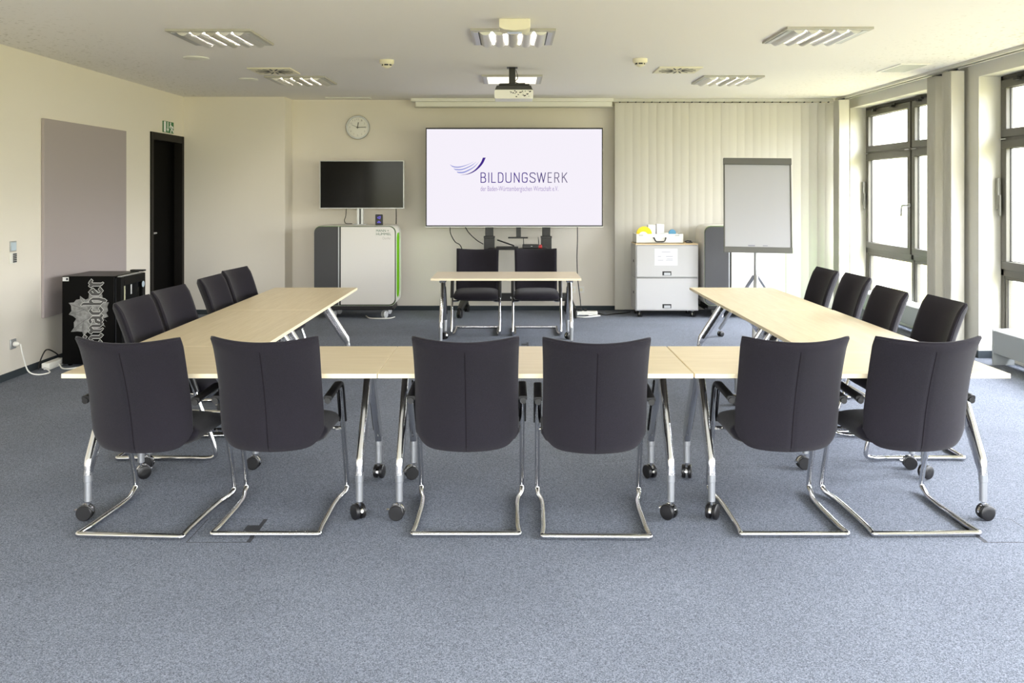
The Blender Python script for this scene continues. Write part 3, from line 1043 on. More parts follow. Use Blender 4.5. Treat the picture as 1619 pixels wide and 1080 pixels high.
def purifier(label, x0, yf, branded):
    W, Z0, Z1, Dp, r = 1.030, 0.158, 1.163, 0.50, 0.085
    x1 = x0 + W
    t = thing('air_purifier', label, 'air purifier', ((x0 + x1) / 2, yf + Dp / 2, 0), group='wheeled air purifiers by the back wall')
    b = MB(); b.prism(rrect(x0, x1, Z0, Z1, r, 8), yf + 0.012, yf + Dp, 'y')
    shell = b.build('shell', M['white'], t)
    k = MB(); k.prism(rrect(yf + 0.06, yf + Dp - 0.07, Z0 + 0.085, Z1 - 0.095, 0.10, 8), x1 - 0.02, x1 + 0.02, 'x')
    cut(shell, k)
    b = MB(); b.prism(rrect(yf + 0.062, yf + Dp - 0.072, Z0 + 0.087, Z1 - 0.097, 0.098, 8), x1 - 0.0195, x1 - 0.016, 'x')
    b.build('side_grille', M['green'], t)
    # green seal, then the two front panels
    b = MB(); b.prism(rrect(x0 + 0.004, x1 - 0.004, Z0 + 0.004, Z1 - 0.004, r - 0.004, 8), yf + 0.006, yf + 0.012, 'y')
    b.build('seal', M['greenedge'], t)
    xs = x0 + 0.305
    b = MB(); b.prism(rrect(x0 + 0.006, xs, Z0 + 0.010, Z1 - 0.012, r - 0.006, 8, (1, 0, 0, 1)), yf - 0.008, yf + 0.006, 'y')
    b.build('dark_panel', M['darkgrey'], t, bevel=0.002)
    b = MB(); b.box(xs, xs + 0.014, yf - 0.002, yf + 0.006, Z0 + 0.01, Z1 - 0.012, 0); b.box(xs + 0.014, xs + 0.034, yf - 0.0, yf + 0.006, Z0 + 0.01, Z1 - 0.012, 1)
    b.build('divider', [M['satin'], M['black']], t)
    b = MB(); b.prism(rrect(xs + 0.034, x1 - 0.016, Z0 + 0.020, Z1 - 0.014, r - 0.012, 8, (0, 1, 1, 0)), yf - 0.008, yf + 0.006, 'y')
    door = b.build('front_panel', M['white'], t, bevel=0.002)
    b = MB(); b.prism(rrect(xs + 0.034, x1 - 0.009, Z0 + 0.010, Z1 - 0.007, r - 0.008, 8, (0, 1, 1, 0)), yf - 0.003, yf + 0.004, 'y')
    b.build('panel_edge', M['black'] if branded else M['green'], t)
    if branded:
        b = MB()
        sx = 11.0 / 1390
        add_text(b, 'MANN +', x1 - 0.248, x1 - 0.090, Z1 - 0.062, 0.030, yf - 0.0092)
        add_text(b, 'HUMMEL', x1 - 0.248, x1 - 0.062, Z1 - 0.104, 0.030, yf - 0.0092)
        b.build('lettering', M['textgreen'], door)
        b = MB(); add_text(b, 'OurAir', x1 - 0.170, x1 - 0.065, Z1 - 0.155, 0.032, yf - 0.0092)
        b.build('lettering', M['textgrey'], door)
    b = MB(); b.box(x0 + 0.05, x1 - 0.05, yf + 0.02, yf + Dp - 0.03, 0.115, Z0 + 0.004); b.box(x0 + 0.02, x1 - 0.04, yf + 0.06, yf + Dp - 0.06, 0.10, 0.125)
    base = b.build('base', M['blackplastic'], t, bevel=0.004)
    for cx in (x0 + 0.22, x1 - 0.16):
        for cy in (yf + 0.07, yf + Dp - 0.08):
            cs = caster_mesh('caster', base, 0.045, 0.105, 'clearcaster', 'satin', False)
            cs.location = Vector((cx, cy, 0)) - Vector(t.location)
            cs.rotation_euler = (0, 0, 1.1)
    return t


p1 = purifier('white and dark grey air purifier on casters under the small black television', -2.480, 11.0, True)
p2 = purifier('white and dark grey air purifier behind the flip chart', 2.410, 11.02, False)

t = thing('television', 'small black television on a silver pole above the air purifier', 'television', (-1.935, 11.45, 1.163))
b = MB(); b.box(-2.478, -1.392, 11.33, 11.37, 1.369, 1.990); b.build('casing', M['silver'], t, bevel=0.003)
b = MB(); b.box(-2.468, -1.402, 11.3285, 11.3315, 1.381, 1.980); b.build('screen', M['screenoff'], t)
b = MB()
b.box(-2.005, -1.975, 11.375, 11.42, 1.166, 1.62); b.box(-1.955, -1.925, 11.375, 11.42, 1.166, 1.62); b.box(-1.975, -1.955, 11.385, 11.41, 1.166, 1.62, 1)
b.box(-2.05, -1.88, 11.34, 11.44, 1.1635, 1.170)
b.build('pole', [M['silver'], M['black']], t)
t = thing('air_monitor', 'small black upright gadget with glowing digits on the air purifier', 'monitor', (-1.682, 11.12, 1.163))
b = MB(); b.prism(rrect(-1.728, -1.634, 1.165, 1.302, 0.008, 4), 11.11, 11.135, 'y'); b.box(-1.715, -1.647, 11.10, 11.16, 1.1635, 1.170); b.build('casing', M['blackplastic'], t)
b = MB()
P = lambda a, c: (-1.681 + a, 11.1090, 1.165 + c)
add_strokes(b, [[(-.018, .10), (.018, .112), (.012, .082), (-.016, .09)], [(-.02, .034), (0, .052), (.02, .034)], [(-.02, .034), (.02, .034)]], P, 0.005)
b.build('digits', M['ledblue'], t)
cable('power_cable', 'thin dark cable hanging from the small television onto the air purifier', [(-2.145, 11.385, 1.39), (-2.150, 11.38, 1.28), (-2.165, 11.36, 1.22), (-2.14, 11.33, 1.180), (-2.06, 11.33, 1.176)], 0.005, M['blackplastic'])
cable('power_cable', 'straight dark cable from the small television past the glowing gadget', [(-1.502, 11.385, 1.39), (-1.50, 11.39, 1.28), (-1.503, 11.40, 1.17)], 0.006, M['blackplastic'])
cable('power_cable', 'white cable lying on the carpet under the air purifier', [(-1.86, 11.2, 0.008), (-1.78, 11.0, 0.008), (-1.66, 10.96, 0.008), (-1.53, 10.99, 0.008), (-1.48, 11.1, 0.008)], 0.007, M['whitepl'])

# ------------------------------------------------------------------ wall clock
t = thing('wall_clock', 'round silver rimmed wall clock above the small black television', 'clock', (-2.063, YB, 2.45))
TC = Matrix.Translation((-2.063, YB, 2.45)) @ Matrix.Rotation(PI / 2, 4, 'X')
b = MB(); b.lathe([(0.150, 0.0), (0.160, 0.012), (0.160, 0.036), (0.152, 0.046), (0.140, 0.046), (0.134, 0.034), (0.134, 0.02)], 48, T=TC); b.build('rim', M['silver'], t)
b = MB(); b.lathe([(0.136, 0.020), (0.136, 0.0362)], 48, T=TC); b.build('dial', M['whitepl'], t)
b = MB()
for k in range(12):
    a = 2 * PI * k / 12
    s = str(12 if k == 0 else k)
    wd = 0.009 * len(s)
    cx, cz = -2.063 + 0.106 * math.sin(a), 2.45 + 0.106 * math.cos(a)
    add_text(b, s, cx - wd, cx + wd, cz, 0.024, YB - 0.0366)
b.build('numerals', M['textgrey'], t)
for nm, ang, ln, wd in (('hour_hand', 7, 0.068, 0.0045), ('minute_hand', 89, 0.104, 0.0035), ('second_hand', 292, 0.085, 0.0018)):
    b = MB()
    a = math.radians(ang)
    dx, dz = math.sin(a), math.cos(a)
    c = Vector((-2.063, YB - 0.039, 2.45))
    b.tube([c - Vector((dx, 0, dz)) * 0.018, c + Vector((dx, 0, dz)) * ln], wd, 6, ry=None)
    b.build(nm, M['blackplastic'], t)

# ------------------------------------------------------------------ left wall fittings
t = tag((lambda b: (b.box(XL + 0.001, XL + 0.028, 7.957, 9.656, 0.445, 2.255), b.build('pinboard', M['greyboard'], bevel=0.004))[1])(MB()), 'tall grey pinboard mounted on the wall behind the black fridge', 'pinboard')

t = thing('exit_sign', 'green and white exit sign with running figure above the black door', 'sign', (XL, 10.88, 2.32))
b = MB(); b.box(XL + 0.001, XL + 0.012, 10.72, 11.045, 2.318, 2.456); b.build('plate', M['signgreen'], t)
b = MB()
P = lambda a, c: (XL + 0.0135, 10.72 + a * 0.325, 2.318 + c * 0.138)
b.add([P(.02, .03), P(.235, .03), P(.235, .97), P(.02, .97)], [(0, 1, 2, 3)])
b.add([P(.37, .96), P(.46, .96), P(.46, .34), P(.37, .34)], [(0, 1, 2, 3)])
b.add([P(.30, .34), P(.53, .34), P(.415, .06)], [(0, 1, 2)])
add_strokes(b, [[(.66, .80), (.73, .62), (.80, .52), (.78, .36)], [(.78, .36), (.90, .28), (.94, .10)], [(.78, .36), (.72, .22), (.70, .04)], [(.70, .70), (.60, .56), (.64, .44)], [(.76, .62), (.88, .58), (.92, .46)]], P, 0.045, lift=(1, 0, 0))
add_strokes(b, [[(.665, .90), (.675, .90)]], P, 0.06, lift=(1, 0, 0))
b.build('pictogram', M['paper'], t)

t = thing('wall_switch', 'pale blue glass wall switch near the grey pinboard', 'switch', (XL, 7.50, 1.19))
b = MB(); b.box(XL + 0.001, XL + 0.008, 7.455, 7.55, 1.078, 1.168); b.build('plate', M['silver'], t, bevel=0.002)
b = MB(); b.box(XL + 0.008, XL + 0.013, 7.468, 7.537, 1.088, 1.158); b.build('touch_pad', M['pale_blue'], t)
t = thing('wall_switch', 'white key pad with dark rows, just below the pale blue switch', 'switch', (XL, 7.50, 1.03))
b = MB(); b.box(XL + 0.001, XL + 0.010, 7.455, 7.55, 0.978, 1.070); b.build('plate', M['whitepl'], t, bevel=0.002)
b = MB()
for r_ in range(5):
    for c_ in range(2):
        b.box(XL + 0.010, XL + 0.013, 7.49 + 0.03 * c_, 7.515 + 0.03 * c_, 0.985 + 0.016 * r_, 0.997 + 0.016 * r_)
b.build('keys', M['slot'], t)


def socket(label, loc, axis, plug=False, group=None):
    t = thing('wall_socket', label, 'socket', loc, group=group)
    x, y, z = loc
    b = MB()
    if axis == 'x':
        b.box(x + 0.001, x + 0.010, y - 0.042, y + 0.042, z - 0.042, z + 0.042)
        T = Matrix.Translation((x + 0.010, y, z)) @ Matrix.Rotation(PI / 2, 4, 'Y')
    else:
        b.box(x - 0.042, x + 0.042, y - 0.010, y - 0.001, z - 0.042, z + 0.042)
        T = Matrix.Translation((x, y - 0.010, z)) @ Matrix.Rotation(PI / 2, 4, 'X')
    b.build('plate', M['silver'] if axis == 'x' else M['whitepl'], t, bevel=0.002)
    b = MB(); b.lathe([(0.022, 0), (0.022, 0.002), (0.018, 0.0025)], 20, T=T); b.build('insert', M['slot'] if axis == 'x' else M['cream'], t)
    if plug:
        b = MB(); b.lathe([(0.02, 0.003), (0.021, 0.03), (0.014, 0.045), (0.008, 0.05)], 20, T=T); b.build('plug', M['whitepl'], t)
    return t


socket('silver wall socket with a white plug, low on the wall near the fridge', (XL, 7.50, 0.29), 'x', True)
socket('white wall socket behind the single desk, nearer the desk leg', (0.81, YB, 0.275), 'y')
socket('white wall socket behind the long black cable, nearer the blinds', (0.925, YB, 0.275), 'y')
cable('power_cable', 'white cable running from the wall plug to the socket strip by the fridge', [(XL + 0.068, 7.50, 0.29), (XL + 0.082, 7.51, 0.20), (XL + 0.10, 7.56, 0.05), (XL + 0.16, 7.60, 0.008), (XL + 0.22, 7.67, 0.008), (XL + 0.18, 7.75, 0.012), (XL + 0.12, 7.79, 0.03)], 0.006, M['whitepl'])
cable('power_cable', 'black cable rising in a loop from the socket strip by the fridge', [(XL + 0.06, 7.80, 0.012), (XL + 0.055, 7.84, 0.08), (XL + 0.055, 7.94, 0.16), (XL + 0.08, 8.04, 0.12), (XL + 0.12, 8.095, 0.05)], 0.006, M['blackplastic'])
cable('power_cable', 'white cable coiled in front of the socket strip by the fridge', [(XL + 0.168, 7.95, 0.03), (XL + 0.23, 7.88, 0.008), (XL + 0.30, 7.85, 0.008), (XL + 0.36, 7.91, 0.008), (XL + 0.40, 7.97, 0.008)], 0.006, M['whitepl'])
t = thing('power_strip', 'white socket strip on the carpet against the fridge side', 'power strip', (XL + 0.16, 7.95, 0))
b = MB(); b.box(XL + 0.085, XL + 0.155, 7.80, 8.08, 0.018, 0.066); b.box(XL + 0.09, XL + 0.15, 7.82, 8.06, 0.001, 0.02); b.build('casing', M['whitepl'], t, bevel=0.008)

# ------------------------------------------------------------------ fridge
FX0, FX1, FY0, FY1, FZ = -4.095, -3.617, 8.0, 8.53, 0.820
t = thing('mini_fridge', 'black mini fridge with a leaf and white gothic lettering on its side', 'fridge', ((FX0 + FX1) / 2, 8.26, 0))
b = MB(); b.box(FX0, FX1, FY0, FY1, 0.02, FZ)
for fx in (FX0 + 0.05, FX1 - 0.05):
    for fy in (FY0 + 0.05, FY1 - 0.05):
        b.cyl((fx, fy, 0.0), (fx, fy, 0.02), 0.018, 12)
b.build('body', M['fridge'], t, bevel=0.006)
b = MB()
dx0, dx1 = FX1 + 0.012, FX1 + 0.062
for (q0, q1, r0, r1) in ((FY0 + 0.002, FY0 + 0.06, 0.05, FZ - 0.012), (FY1 - 0.06, FY1 - 0.002, 0.05, FZ - 0.012), (FY0 + 0.06, FY1 - 0.06, 0.05, 0.12), (FY0 + 0.06, FY1 - 0.06, FZ - 0.09, FZ - 0.012)):
    b.box(dx0, dx1, q0, q1, r0, r1)
door = b.build('door', M['fridge'], t, bevel=0.005)
b = MB(); b.box(dx0 + 0.02, dx0 + 0.03, FY0 + 0.06, FY1 - 0.06, 0.12, FZ - 0.09); b.build('glass', M['fridgeglass'], door)
b = MB(); b.box(dx0 + 0.0305, dx0 + 0.032, FY0 + 0.064, FY0 + 0.125, 0.50, FZ - 0.10); b.build('price_strip', mat('pale_strip', (206, 204, 170), 0.5), door)
b = MB(); b.box(dx0 + 0.0305, dx0 + 0.032, FY0 + 0.24, FY0 + 0.265, 0.63, 0.72); b.build('label_strip', M['fridgelabel'], door)
b = MB()
b.lathe([(0.03, 0), (0.03, 0.001)], 24, T=Matrix.Translation((dx1, FY1 - 0.055, 0.70)) @ Matrix.Rotation(PI / 2, 4, 'Y'))
b.build('round_sticker', M['pale_blue'], door)
b = MB(); b.box(FX1 - 0.012, FX1 + 0.01, FY0 + 0.02, FY1 - 0.02, 0.06, FZ - 0.02); b.build('door_gasket', M['slot'], t)
b = MB(); b.box(FX1 - 0.06, dx1 + 0.008, FY1 - 0.07, FY1 - 0.006, FZ + 0.001, FZ + 0.018); b.box(dx0 + 0.005, dx1 - 0.01, FY0 + 0.02, FY1 - 0.08, FZ - 0.012, FZ - 0.002, 1)
b.build('hinge_cap', [M['blackplastic'], M['silver']], t, bevel=0.004)
b = MB(); b.box(FX0 + 0.006, FX0 + 0.062, FY0 - 0.0015, FY0 - 0.0002, FZ - 0.045, FZ - 0.008); b.box(FX0 + 0.038, FX0 + 0.056, FY0 - 0.0018, FY0 - 0.0015, FZ - 0.036, FZ - 0.016, 1); b.build('sticker', [M['fridgelabel'], M['slot']], t)
# leaf print: outline in photo-crop units (six per pixel) mapped to metres on the side panel
FK = 8.0 / 1390 / 6


def FP(dy):
    return lambda a, c: (FX0 + (a - 45) * FK, FY0 - dy, FZ - (c - 162) * FK)


leaf_o = [(250, 730), (238, 690), (190, 685), (130, 690), (160, 650), (158, 600), (180, 565), (150, 540), (110, 525), (135, 490), (130, 440), (108, 415), (160, 410), (180, 385), (215, 380), (218, 350), (245, 370), (270, 385), (296, 372), (305, 320), (370, 290), (425, 330), (440, 405), (490, 410), (475, 450), (482, 490), (465, 510), (485, 545), (440, 560), (430, 600), (458, 645), (430, 628), (400, 650), (330, 690), (290, 690)]
b = MB()
P = FP(0.0006)
c0 = (310, 510)
V = [P(*c0)] + [P(*q) for q in leaf_o]
b.add(V, [(0, i + 1, (i + 1) % len(leaf_o) + 1) for i in range(len(leaf_o))])
b.build('leaf_print', M['leaf'], t)
b = MB()
add_strokes(b, [[(470, 590), (420, 550), (330, 520), (240, 470), (130, 430)], [(360, 530), (260, 580), (180, 640), (145, 685)], [(330, 520), (280, 440), (222, 365)], [(380, 535), (400, 440), (405, 320)], [(260, 480), (200, 500), (120, 522)], [(250, 585), (240, 640), (248, 715)], [(290, 470), (330, 430), (360, 380)]], FP(0.0010), 2.2)
b.build('leaf_veins', M['leafvein'], t)
BLK = {
    'e': [[(.14, .78), (.14, .25), (.42, .04), (.72, .22)], [(.14, .78), (.42, .98), (.62, .76), (.2, .46)]],
    'i': [[(.06, .84), (.2, .98), (.28, .82), (.28, .18), (.42, .03), (.55, .15)], [(.22, 1.30), (.36, 1.42)]],
    'n': [[(.0, .84), (.12, .98), (.2, .82), (.2, .16), (.32, .02)], [(.2, .76), (.5, .98), (.64, .80), (.64, .16), (.78, .02), (.88, .12)]],
    'a': [[(.1, .90), (.38, .99), (.6, .80), (.6, .16), (.74, .02), (.84, .1)], [(.6, .54), (.22, .50), (.10, .24), (.26, .03), (.6, .2)]],
    'c': [[(.66, .84), (.42, .98), (.14, .76), (.14, .25), (.42, .03), (.7, .2)]],
    'h': [[(.10, 1.58), (.16, 1.45), (.16, .14), (.3, .0)], [(.16, .76), (.46, .98), (.64, .78), (.64, .30), (.5, -.16), (.42, -.24)]],
    'r': [[(.0, .84), (.12, .98), (.22, .82), (.22, .14), (.34, .0)], [(.22, .76), (.46, .99), (.60, .84)], [(.58, .95), (.72, .90)]],
    'T': [[(.0, 1.20), (.25, 1.42), (.6, 1.30), (.95, 1.42)], [(.5, 1.32), (.24, 1.0), (.14, .55), (.28, .12), (.62, .02), (.95, .30)], [(.58, 1.3), (.58, .2)]],
}
word = [('r', 258, 70), ('e', 345, 82), ('h', 440, 88), ('c', 528, 84), ('a', 612, 86), ('n', 698, 92), ('i', 762, 78), ('e', 842, 82), ('T', 955, 96)]
fills, lines = MB(), MB()
XH = 122.0
for ch, ybase, wd in word:
    def place(pts): return [(430 - q[1] * XH, ybase - q[0] * wd * 1.12) for q in pts]
    st = [place(s) for s in BLK[ch]]
    add_strokes(lines, st, FP(0.0015), 16.2, 8.6, math.radians(-50))
    add_strokes(fills, st, FP(0.0030), 12.5, 5.0, math.radians(-50))
lines.build('lettering', M['letterline'], t)
fills.build('lettering', M['letterfill'], t)

# ------------------------------------------------------------------ cabinet and what stands on it
CX0, CX1, CY0, CY1, CZ0, CZ1 = 1.561, 2.352, 11.10, 11.52, 0.087, 0.918
t = thing('rolling_cabinet', 'white two door cabinet on casters between the desk and the flip chart', 'cabinet', ((CX0 + CX1) / 2, (CY0 + CY1) / 2, 0))
zm = (CZ0 + CZ1) / 2
b = MB()
b.box(CX0, CX1, CY0 + 0.004, CY1, CZ0, zm - 0.002); b.box(CX0, CX1, CY0 + 0.004, CY1, zm + 0.002, CZ1)
b.build('body', M['cabinet'], t, bevel=0.003)
b = MB(); b.box(CX0 + 0.001, CX1 - 0.001, CY0 + 0.001, CY1 - 0.001, CZ1 + 0.0005, CZ1 + 0.016); b.build('top_board', [wood('cabinet_board', (206, 178, 132), (220, 194, 150))], t)
for (za, zb) in ((CZ0 + 0.012, zm - 0.010), (zm + 0.010, CZ1 - 0.012)):
    b = MB(); b.box(CX0 + 0.012, CX1 - 0.012, CY0 - 0.004, CY0 + 0.004, za, zb); d = b.build('door', M['cabinet'], t, bevel=0.002)
    b = MB(); b.box(CX0 + 0.010, CX1 - 0.010, CY0 + 0.001, CY0 + 0.0042, za - 0.003, zb + 0.003); b.build('door_gap', M['slot'], d)
    b = MB()
    hx, hz = (CX0 + CX1) / 2 - 0.002, za + 0.045
    b.box(hx - 0.056, hx + 0.056, CY0 - 0.007, CY0 - 0.0042, hz - 0.026, hz + 0.026, 0)
    b.box(hx - 0.035, hx + 0.045, CY0 - 0.0085, CY0 - 0.007, hz - 0.022, hz + 0.010, 1)
    b.build('handle', [M['blackplastic'], M['silver']], d)
b = MB()
for z in (zm + 0.20, zm - 0.20):
    b.box(CX0 - 0.002, CX0 - 0.0002, CY0 + 0.15, CY0 + 0.21, z - 0.016, z + 0.016)
b.build('side_grip', M['slot'], t)
for cx in (CX0 + 0.06, CX1 - 0.06):
    for cy in (CY0 + 0.06, CY1 - 0.06):
        cs = caster_mesh('caster', t, 0.034, 0.088, 'blackplastic', 'chrome', False)
        cs.location = Vector((cx, cy, 0)) - Vector(t.location); cs.rotation_euler = (0, 0, 1.2)

t = thing('paper_notice', 'white printed notice taped to the upper cabinet door', 'notice', (1.945, CY0 - 0.005, 0.66))
b = MB(); b.box(1.800, 2.088, CY0 - 0.0062, CY0 - 0.0048, 0.660, 0.868); b.build('sheet', M['paper'], t)
b = MB()
for (xa, xb, z) in ((1.888, 1.998, 0.828), (1.838, 1.885, 0.772), (1.94, 2.03, 0.772), (1.84, 1.91, 0.722), (1.94, 2.03, 0.722), (1.95, 2.03, 0.738)):
    b.box(xa, xb, CY0 - 0.0066, CY0 - 0.0062, z - 0.003, z + 0.003)
b.build('print', M['noteprint'], t)

BX0, BX1, BY0, BY1, BZ = 1.575, 2.170, 11.14, 11.46, 0.9355
t = thing('presentation_case', 'open white case with a black handle on the white cabinet', 'case', ((BX0 + BX1) / 2, 11.3, BZ))
b = MB()
b.box(BX0, BX1, BY0, BY1, BZ, BZ + 0.012)
b.box(BX0, BX1, BY0, BY0 + 0.012, BZ, BZ + 0.118); b.box(BX0, BX1, BY1 - 0.012, BY1, BZ, BZ + 0.118)
b.box(BX0, BX0 + 0.012, BY0 + 0.012, BY1 - 0.012, BZ, BZ + 0.118); b.box(BX1 - 0.012, BX1, BY0 + 0.012, BY1 - 0.012, BZ, BZ + 0.118)
b.build('case_body', M['whitepl'], t, bevel=0.003)
b = MB()
hx = 1.872
b.tube(fillet([(hx - 0.075, BY0, BZ + 0.07), (hx - 0.075, BY0 - 0.02, BZ + 0.068), (hx - 0.055, BY0 - 0.03, BZ + 0.022), (hx + 0.055, BY0 - 0.03, BZ + 0.022), (hx + 0.075, BY0 - 0.02, BZ + 0.068), (hx + 0.075, BY0, BZ + 0.07)], 0.02), 0.008, 8)
b.build('handle', M['blackplastic'], t)
for lx in (BX0 + 0.06, BX1 - 0.075):
    b = MB(); b.box(lx - 0.026, lx + 0.026, BY0 - 0.006, BY0 - 0.0002, BZ + 0.092, BZ + 0.110); b.build('latch', M['silver'], t, bevel=0.002)
IZ = BZ + 0.0125
b = MB(); b.lathe([(0.02, 0), (0.098, 0), (0.098, 0.02), (0.02, 0.02)], 40, T=Matrix.Translation((1.692, 11.27, IZ + 0.0985)) @ Matrix.Rotation(PI / 2, 4, 'X'))
tag(b.build('paper_disc', M['yellow']), 'large yellow paper disc standing upright in the open case', 'paper disc')
b = MB(); b.lathe([(0.02, 0), (0.060, 0), (0.060, 0.02), (0.02, 0.02)], 40, T=Matrix.Translation((1.675, 11.22, IZ + 0.060 + 0.012)) @ Matrix.Rotation(PI / 2, 4, 'X'))
b.box(1.645, 1.705, 11.195, 11.225, IZ, IZ + 0.013)
tag(b.build('paper_disc', M['paper']), 'smaller white paper disc in front of the yellow disc', 'paper disc')
for (xa, lb, ys, hgt) in ((1.750, 'white card stack in the open case, nearer the yellow disc', 11.30, 0.215), (1.862, 'white card stack in the open case, nearer the blue roll', 11.31, 0.225)):
    t2 = thing('card_stack', lb, 'card stack', (xa + 0.05, ys + 0.05, IZ), group='white card stacks in the case')
    b = MB(); b.box(xa, xa + 0.066, ys, ys + 0.10, IZ, IZ + hgt); b.box(xa + 0.068, xa + 0.096, ys + 0.004, ys + 0.10, IZ, IZ + hgt - 0.006); b.build('cards', M['paper'], t2, bevel=0.001)
b = MB(); b.lathe([(0.02, 0), (0.045, 0), (0.045, 0.035), (0.02, 0.035)], 30, T=Matrix.Translation((2.045, 11.24, IZ + 0.115)) @ Matrix.Rotation(PI / 2, 4, 'X'))
b.box(2.02, 2.07, 11.205, 11.24, IZ, IZ + 0.072)
tag(b.build('tape_roll', M['blue']), 'blue roll in the open case beside the latch', 'tape')
b = MB(); b.box(2.22, 2.30, 11.20, 11.235, 0.9355, 0.952); b.tube([(2.21, 11.25, 0.948), (2.245, 11.24, 0.964), (2.29, 11.22, 0.958)], 0.008, 8)
tag(b.build('stapler', M['darkgrey'], bevel=0.003), 'small dark grey stapler on the cabinet top beside the case', 'stapler')

# ------------------------------------------------------------------ flip chart
t = thing('flip_chart', 'white flip chart board with a dark frame on a grey tripod', 'flip chart', (2.58, 9.28, 0), -0.10, local=True)
TB = Matrix.Translation((0, -0.09, 0.95)) @ Matrix.Rotation(0.012, 4, 'Y') @ Matrix.Rotation(math.radians(-7), 4, 'X')
b = MB()
b.box(-0.350, 0.350, -0.004, 0.012, 0.05, 0.985, T=TB)
b.build('board', M['whiteboard'], t)
b = MB()
for sx in (-1, 1):
    b.box(min(sx * 0.350, sx * 0.336), max(sx * 0.350, sx * 0.336), -0.012, 0.018, 0.0, 0.99, T=TB)
b.box(-0.352, 0.352, -0.018, 0.018, 0.0, 0.060, T=TB)
b.build('frame', M['chartframe'], t, bevel=0.003)
b = MB(); b.box(-0.352, 0.352, -0.026, 0.018, 0.930, 1.000, T=TB); b.build('clamp_bar', M['chartframe'], t, bevel=0.004)
b = MB(); b.box(-0.10, -0.03, -0.0055, -0.004, 0.068, 0.080, T=TB); b.box(0.05, 0.10, -0.0055, -0.004, 0.07, 0.078, T=TB); b.build('small_print', M['noteprint'], t)
b = MB(); b.tube([(0, 0.03, 0.28), (0, 0.03, 1.35)], 0.020, 12); b.box(-0.05, 0.05, -0.030, 0.03, 1.20, 1.30); b.build('pole', M['satin'], t)
for k in range(3):
    a = math.radians(138 + 120 * k)
    b = MB(); b.tube([(0.02 * math.cos(a), 0.03 + 0.02 * math.sin(a), 0.70), (0.45 * math.cos(a), 0.03 + 0.45 * math.sin(a), 0.085)], 0.018, 8, ry=0.022)
    lg = b.build('leg', M['satin'], t)
    cs = caster_mesh('caster', lg, 0.030, 0.085, 'blackplastic', 'chrome', False)
    cs.location = (0.45 * math.cos(a), 0.03 + 0.45 * math.sin(a), 0); cs.rotation_euler = (0, 0, 0.7 + k)

# ------------------------------------------------------------------ vertical blinds
t = thing('vertical_blind', 'wide drawn pale vertical blind along the back wall behind the flip chart', 'blind', (2.79, 11.62, 0))
b = MB(); b.box(1.34, 4.24, 11.60, 11.65, 2.775, 2.818); b.build('headrail', M['rail'], t)
b = MB(); hk = MB()
x = 1.36
k = 0
rnd = random.Random(7)
while x < 4.15:
    wd = 0.127
    a = 0.07 + 0.10 * rnd.random() + (0.2 if x > 3.7 else 0)
    yc = 11.625 + 0.006 * (k % 2)
    dx, dy = 0.5 * wd * math.cos(a), 0.5 * wd * math.sin(a)
    cx = x + 0.0635
    P0, P1 = Vector((cx - dx, yc + dy, 0)), Vector((cx + dx, yc - dy, 0))
    nn = Vector((dy, dx, 0)).normalized()
    V = []
    for z in (0.03, 2.765):
        for q in range(7):
            s = q / 6
            p = P0.lerp(P1, s) + nn * (-0.003 * (1 - (2 * s - 1) ** 2))
            V.append((p.x, p.y, z))
    V += [(p[0] + nn.x * 0.0012, p[1] + nn.y * 0.0012, p[2]) for p in V]
    F = [(q, q + 1, 8 + q, 7 + q) for q in range(6)] + [(14 + q + 1, 14 + q, 21 + q, 22 + q) for q in range(6)]
    b.add(V, F)
    hk.box(cx - 0.008, cx + 0.008, 11.60, 11.63, 2.765, 2.780)
    x += 0.106; k += 1
b.build('slats', M['blind'], t, angle=30)
hk.build('hooks', M['slot'], t)


def blind_stack(label, xc, y0, y1, n):
    t = thing('vertical_blind', label, 'blind', (xc, (y0 + y1) / 2, 0), group='gathered blinds at the windows')
    b = MB()
    for k in range(n):
        y = y0 + (y1 - y0) * k / (n - 1)
        j = 0.006 * math.sin(k * 2.1)
        b.box(xc - 0.064 + j, xc + 0.064 + j, y, y + 0.0015, 0.03, HC - 0.05)
    b.build('slats', M['blind'], t)
    b = MB()
    for k in range(n):
        y = y0 + (y1 - y0) * k / (n - 1)
        b.box(xc - 0.006, xc + 0.006, y - 0.002, y + 0.004, HC - 0.05, HC - 0.029)
    b.build('hooks', M['slot'], t)


blind_stack('white vertical blind gathered in the corner beside the window farther from us', 4.262, 11.28, 11.48, 22)
blind_stack('pale vertical blind gathered on the pier, at the farther window', 4.385, 8.98, 9.16, 20)
blind_stack('white vertical blind gathered on the pier, nearer us', 4.350, 8.58, 8.76, 20)


def convector(label, y0, y1):
    t = thing('convector_heater', label, 'heater', (4.51, (y0 + y1) / 2, 0), group='low heaters under the windows')
    b = MB()
    b.prism([(4.41, 0.11), (4.41, 0.315), (4.425, 0.325), (4.60, 0.325), (4.60, 0.11)], y0 + 0.02, y1 - 0.02, 'y')
    b.build('casing', M['convector'], t, bevel=0.003)
    b = MB()
    n = int((y1 - y0 - 0.1) / 0.02)
    for k in range(n):
        b.box(4.44, 4.585, y0 + 0.05 + k * 0.02, y0 + 0.056 + k * 0.02, 0.325, 0.331)
    b.build('grille', M['whitepl'], t)
    for ya in (y0, y1 - 0.02):
        b = MB(); b.prism([(4.405, 0.0), (4.405, 0.322), (4.42, 0.332), (4.605, 0.332), (4.605, 0.0)], ya, ya + 0.02, 'y')
        b.build('end_panel', M['convector'], t, bevel=0.003)


convector('low grey convector heater under the window nearer us', 5.90, 8.07)
convector('low grey convector heater under the farther window, behind the chairs', 9.20, 11.20)

# ------------------------------------------------------------------ ceiling fittings


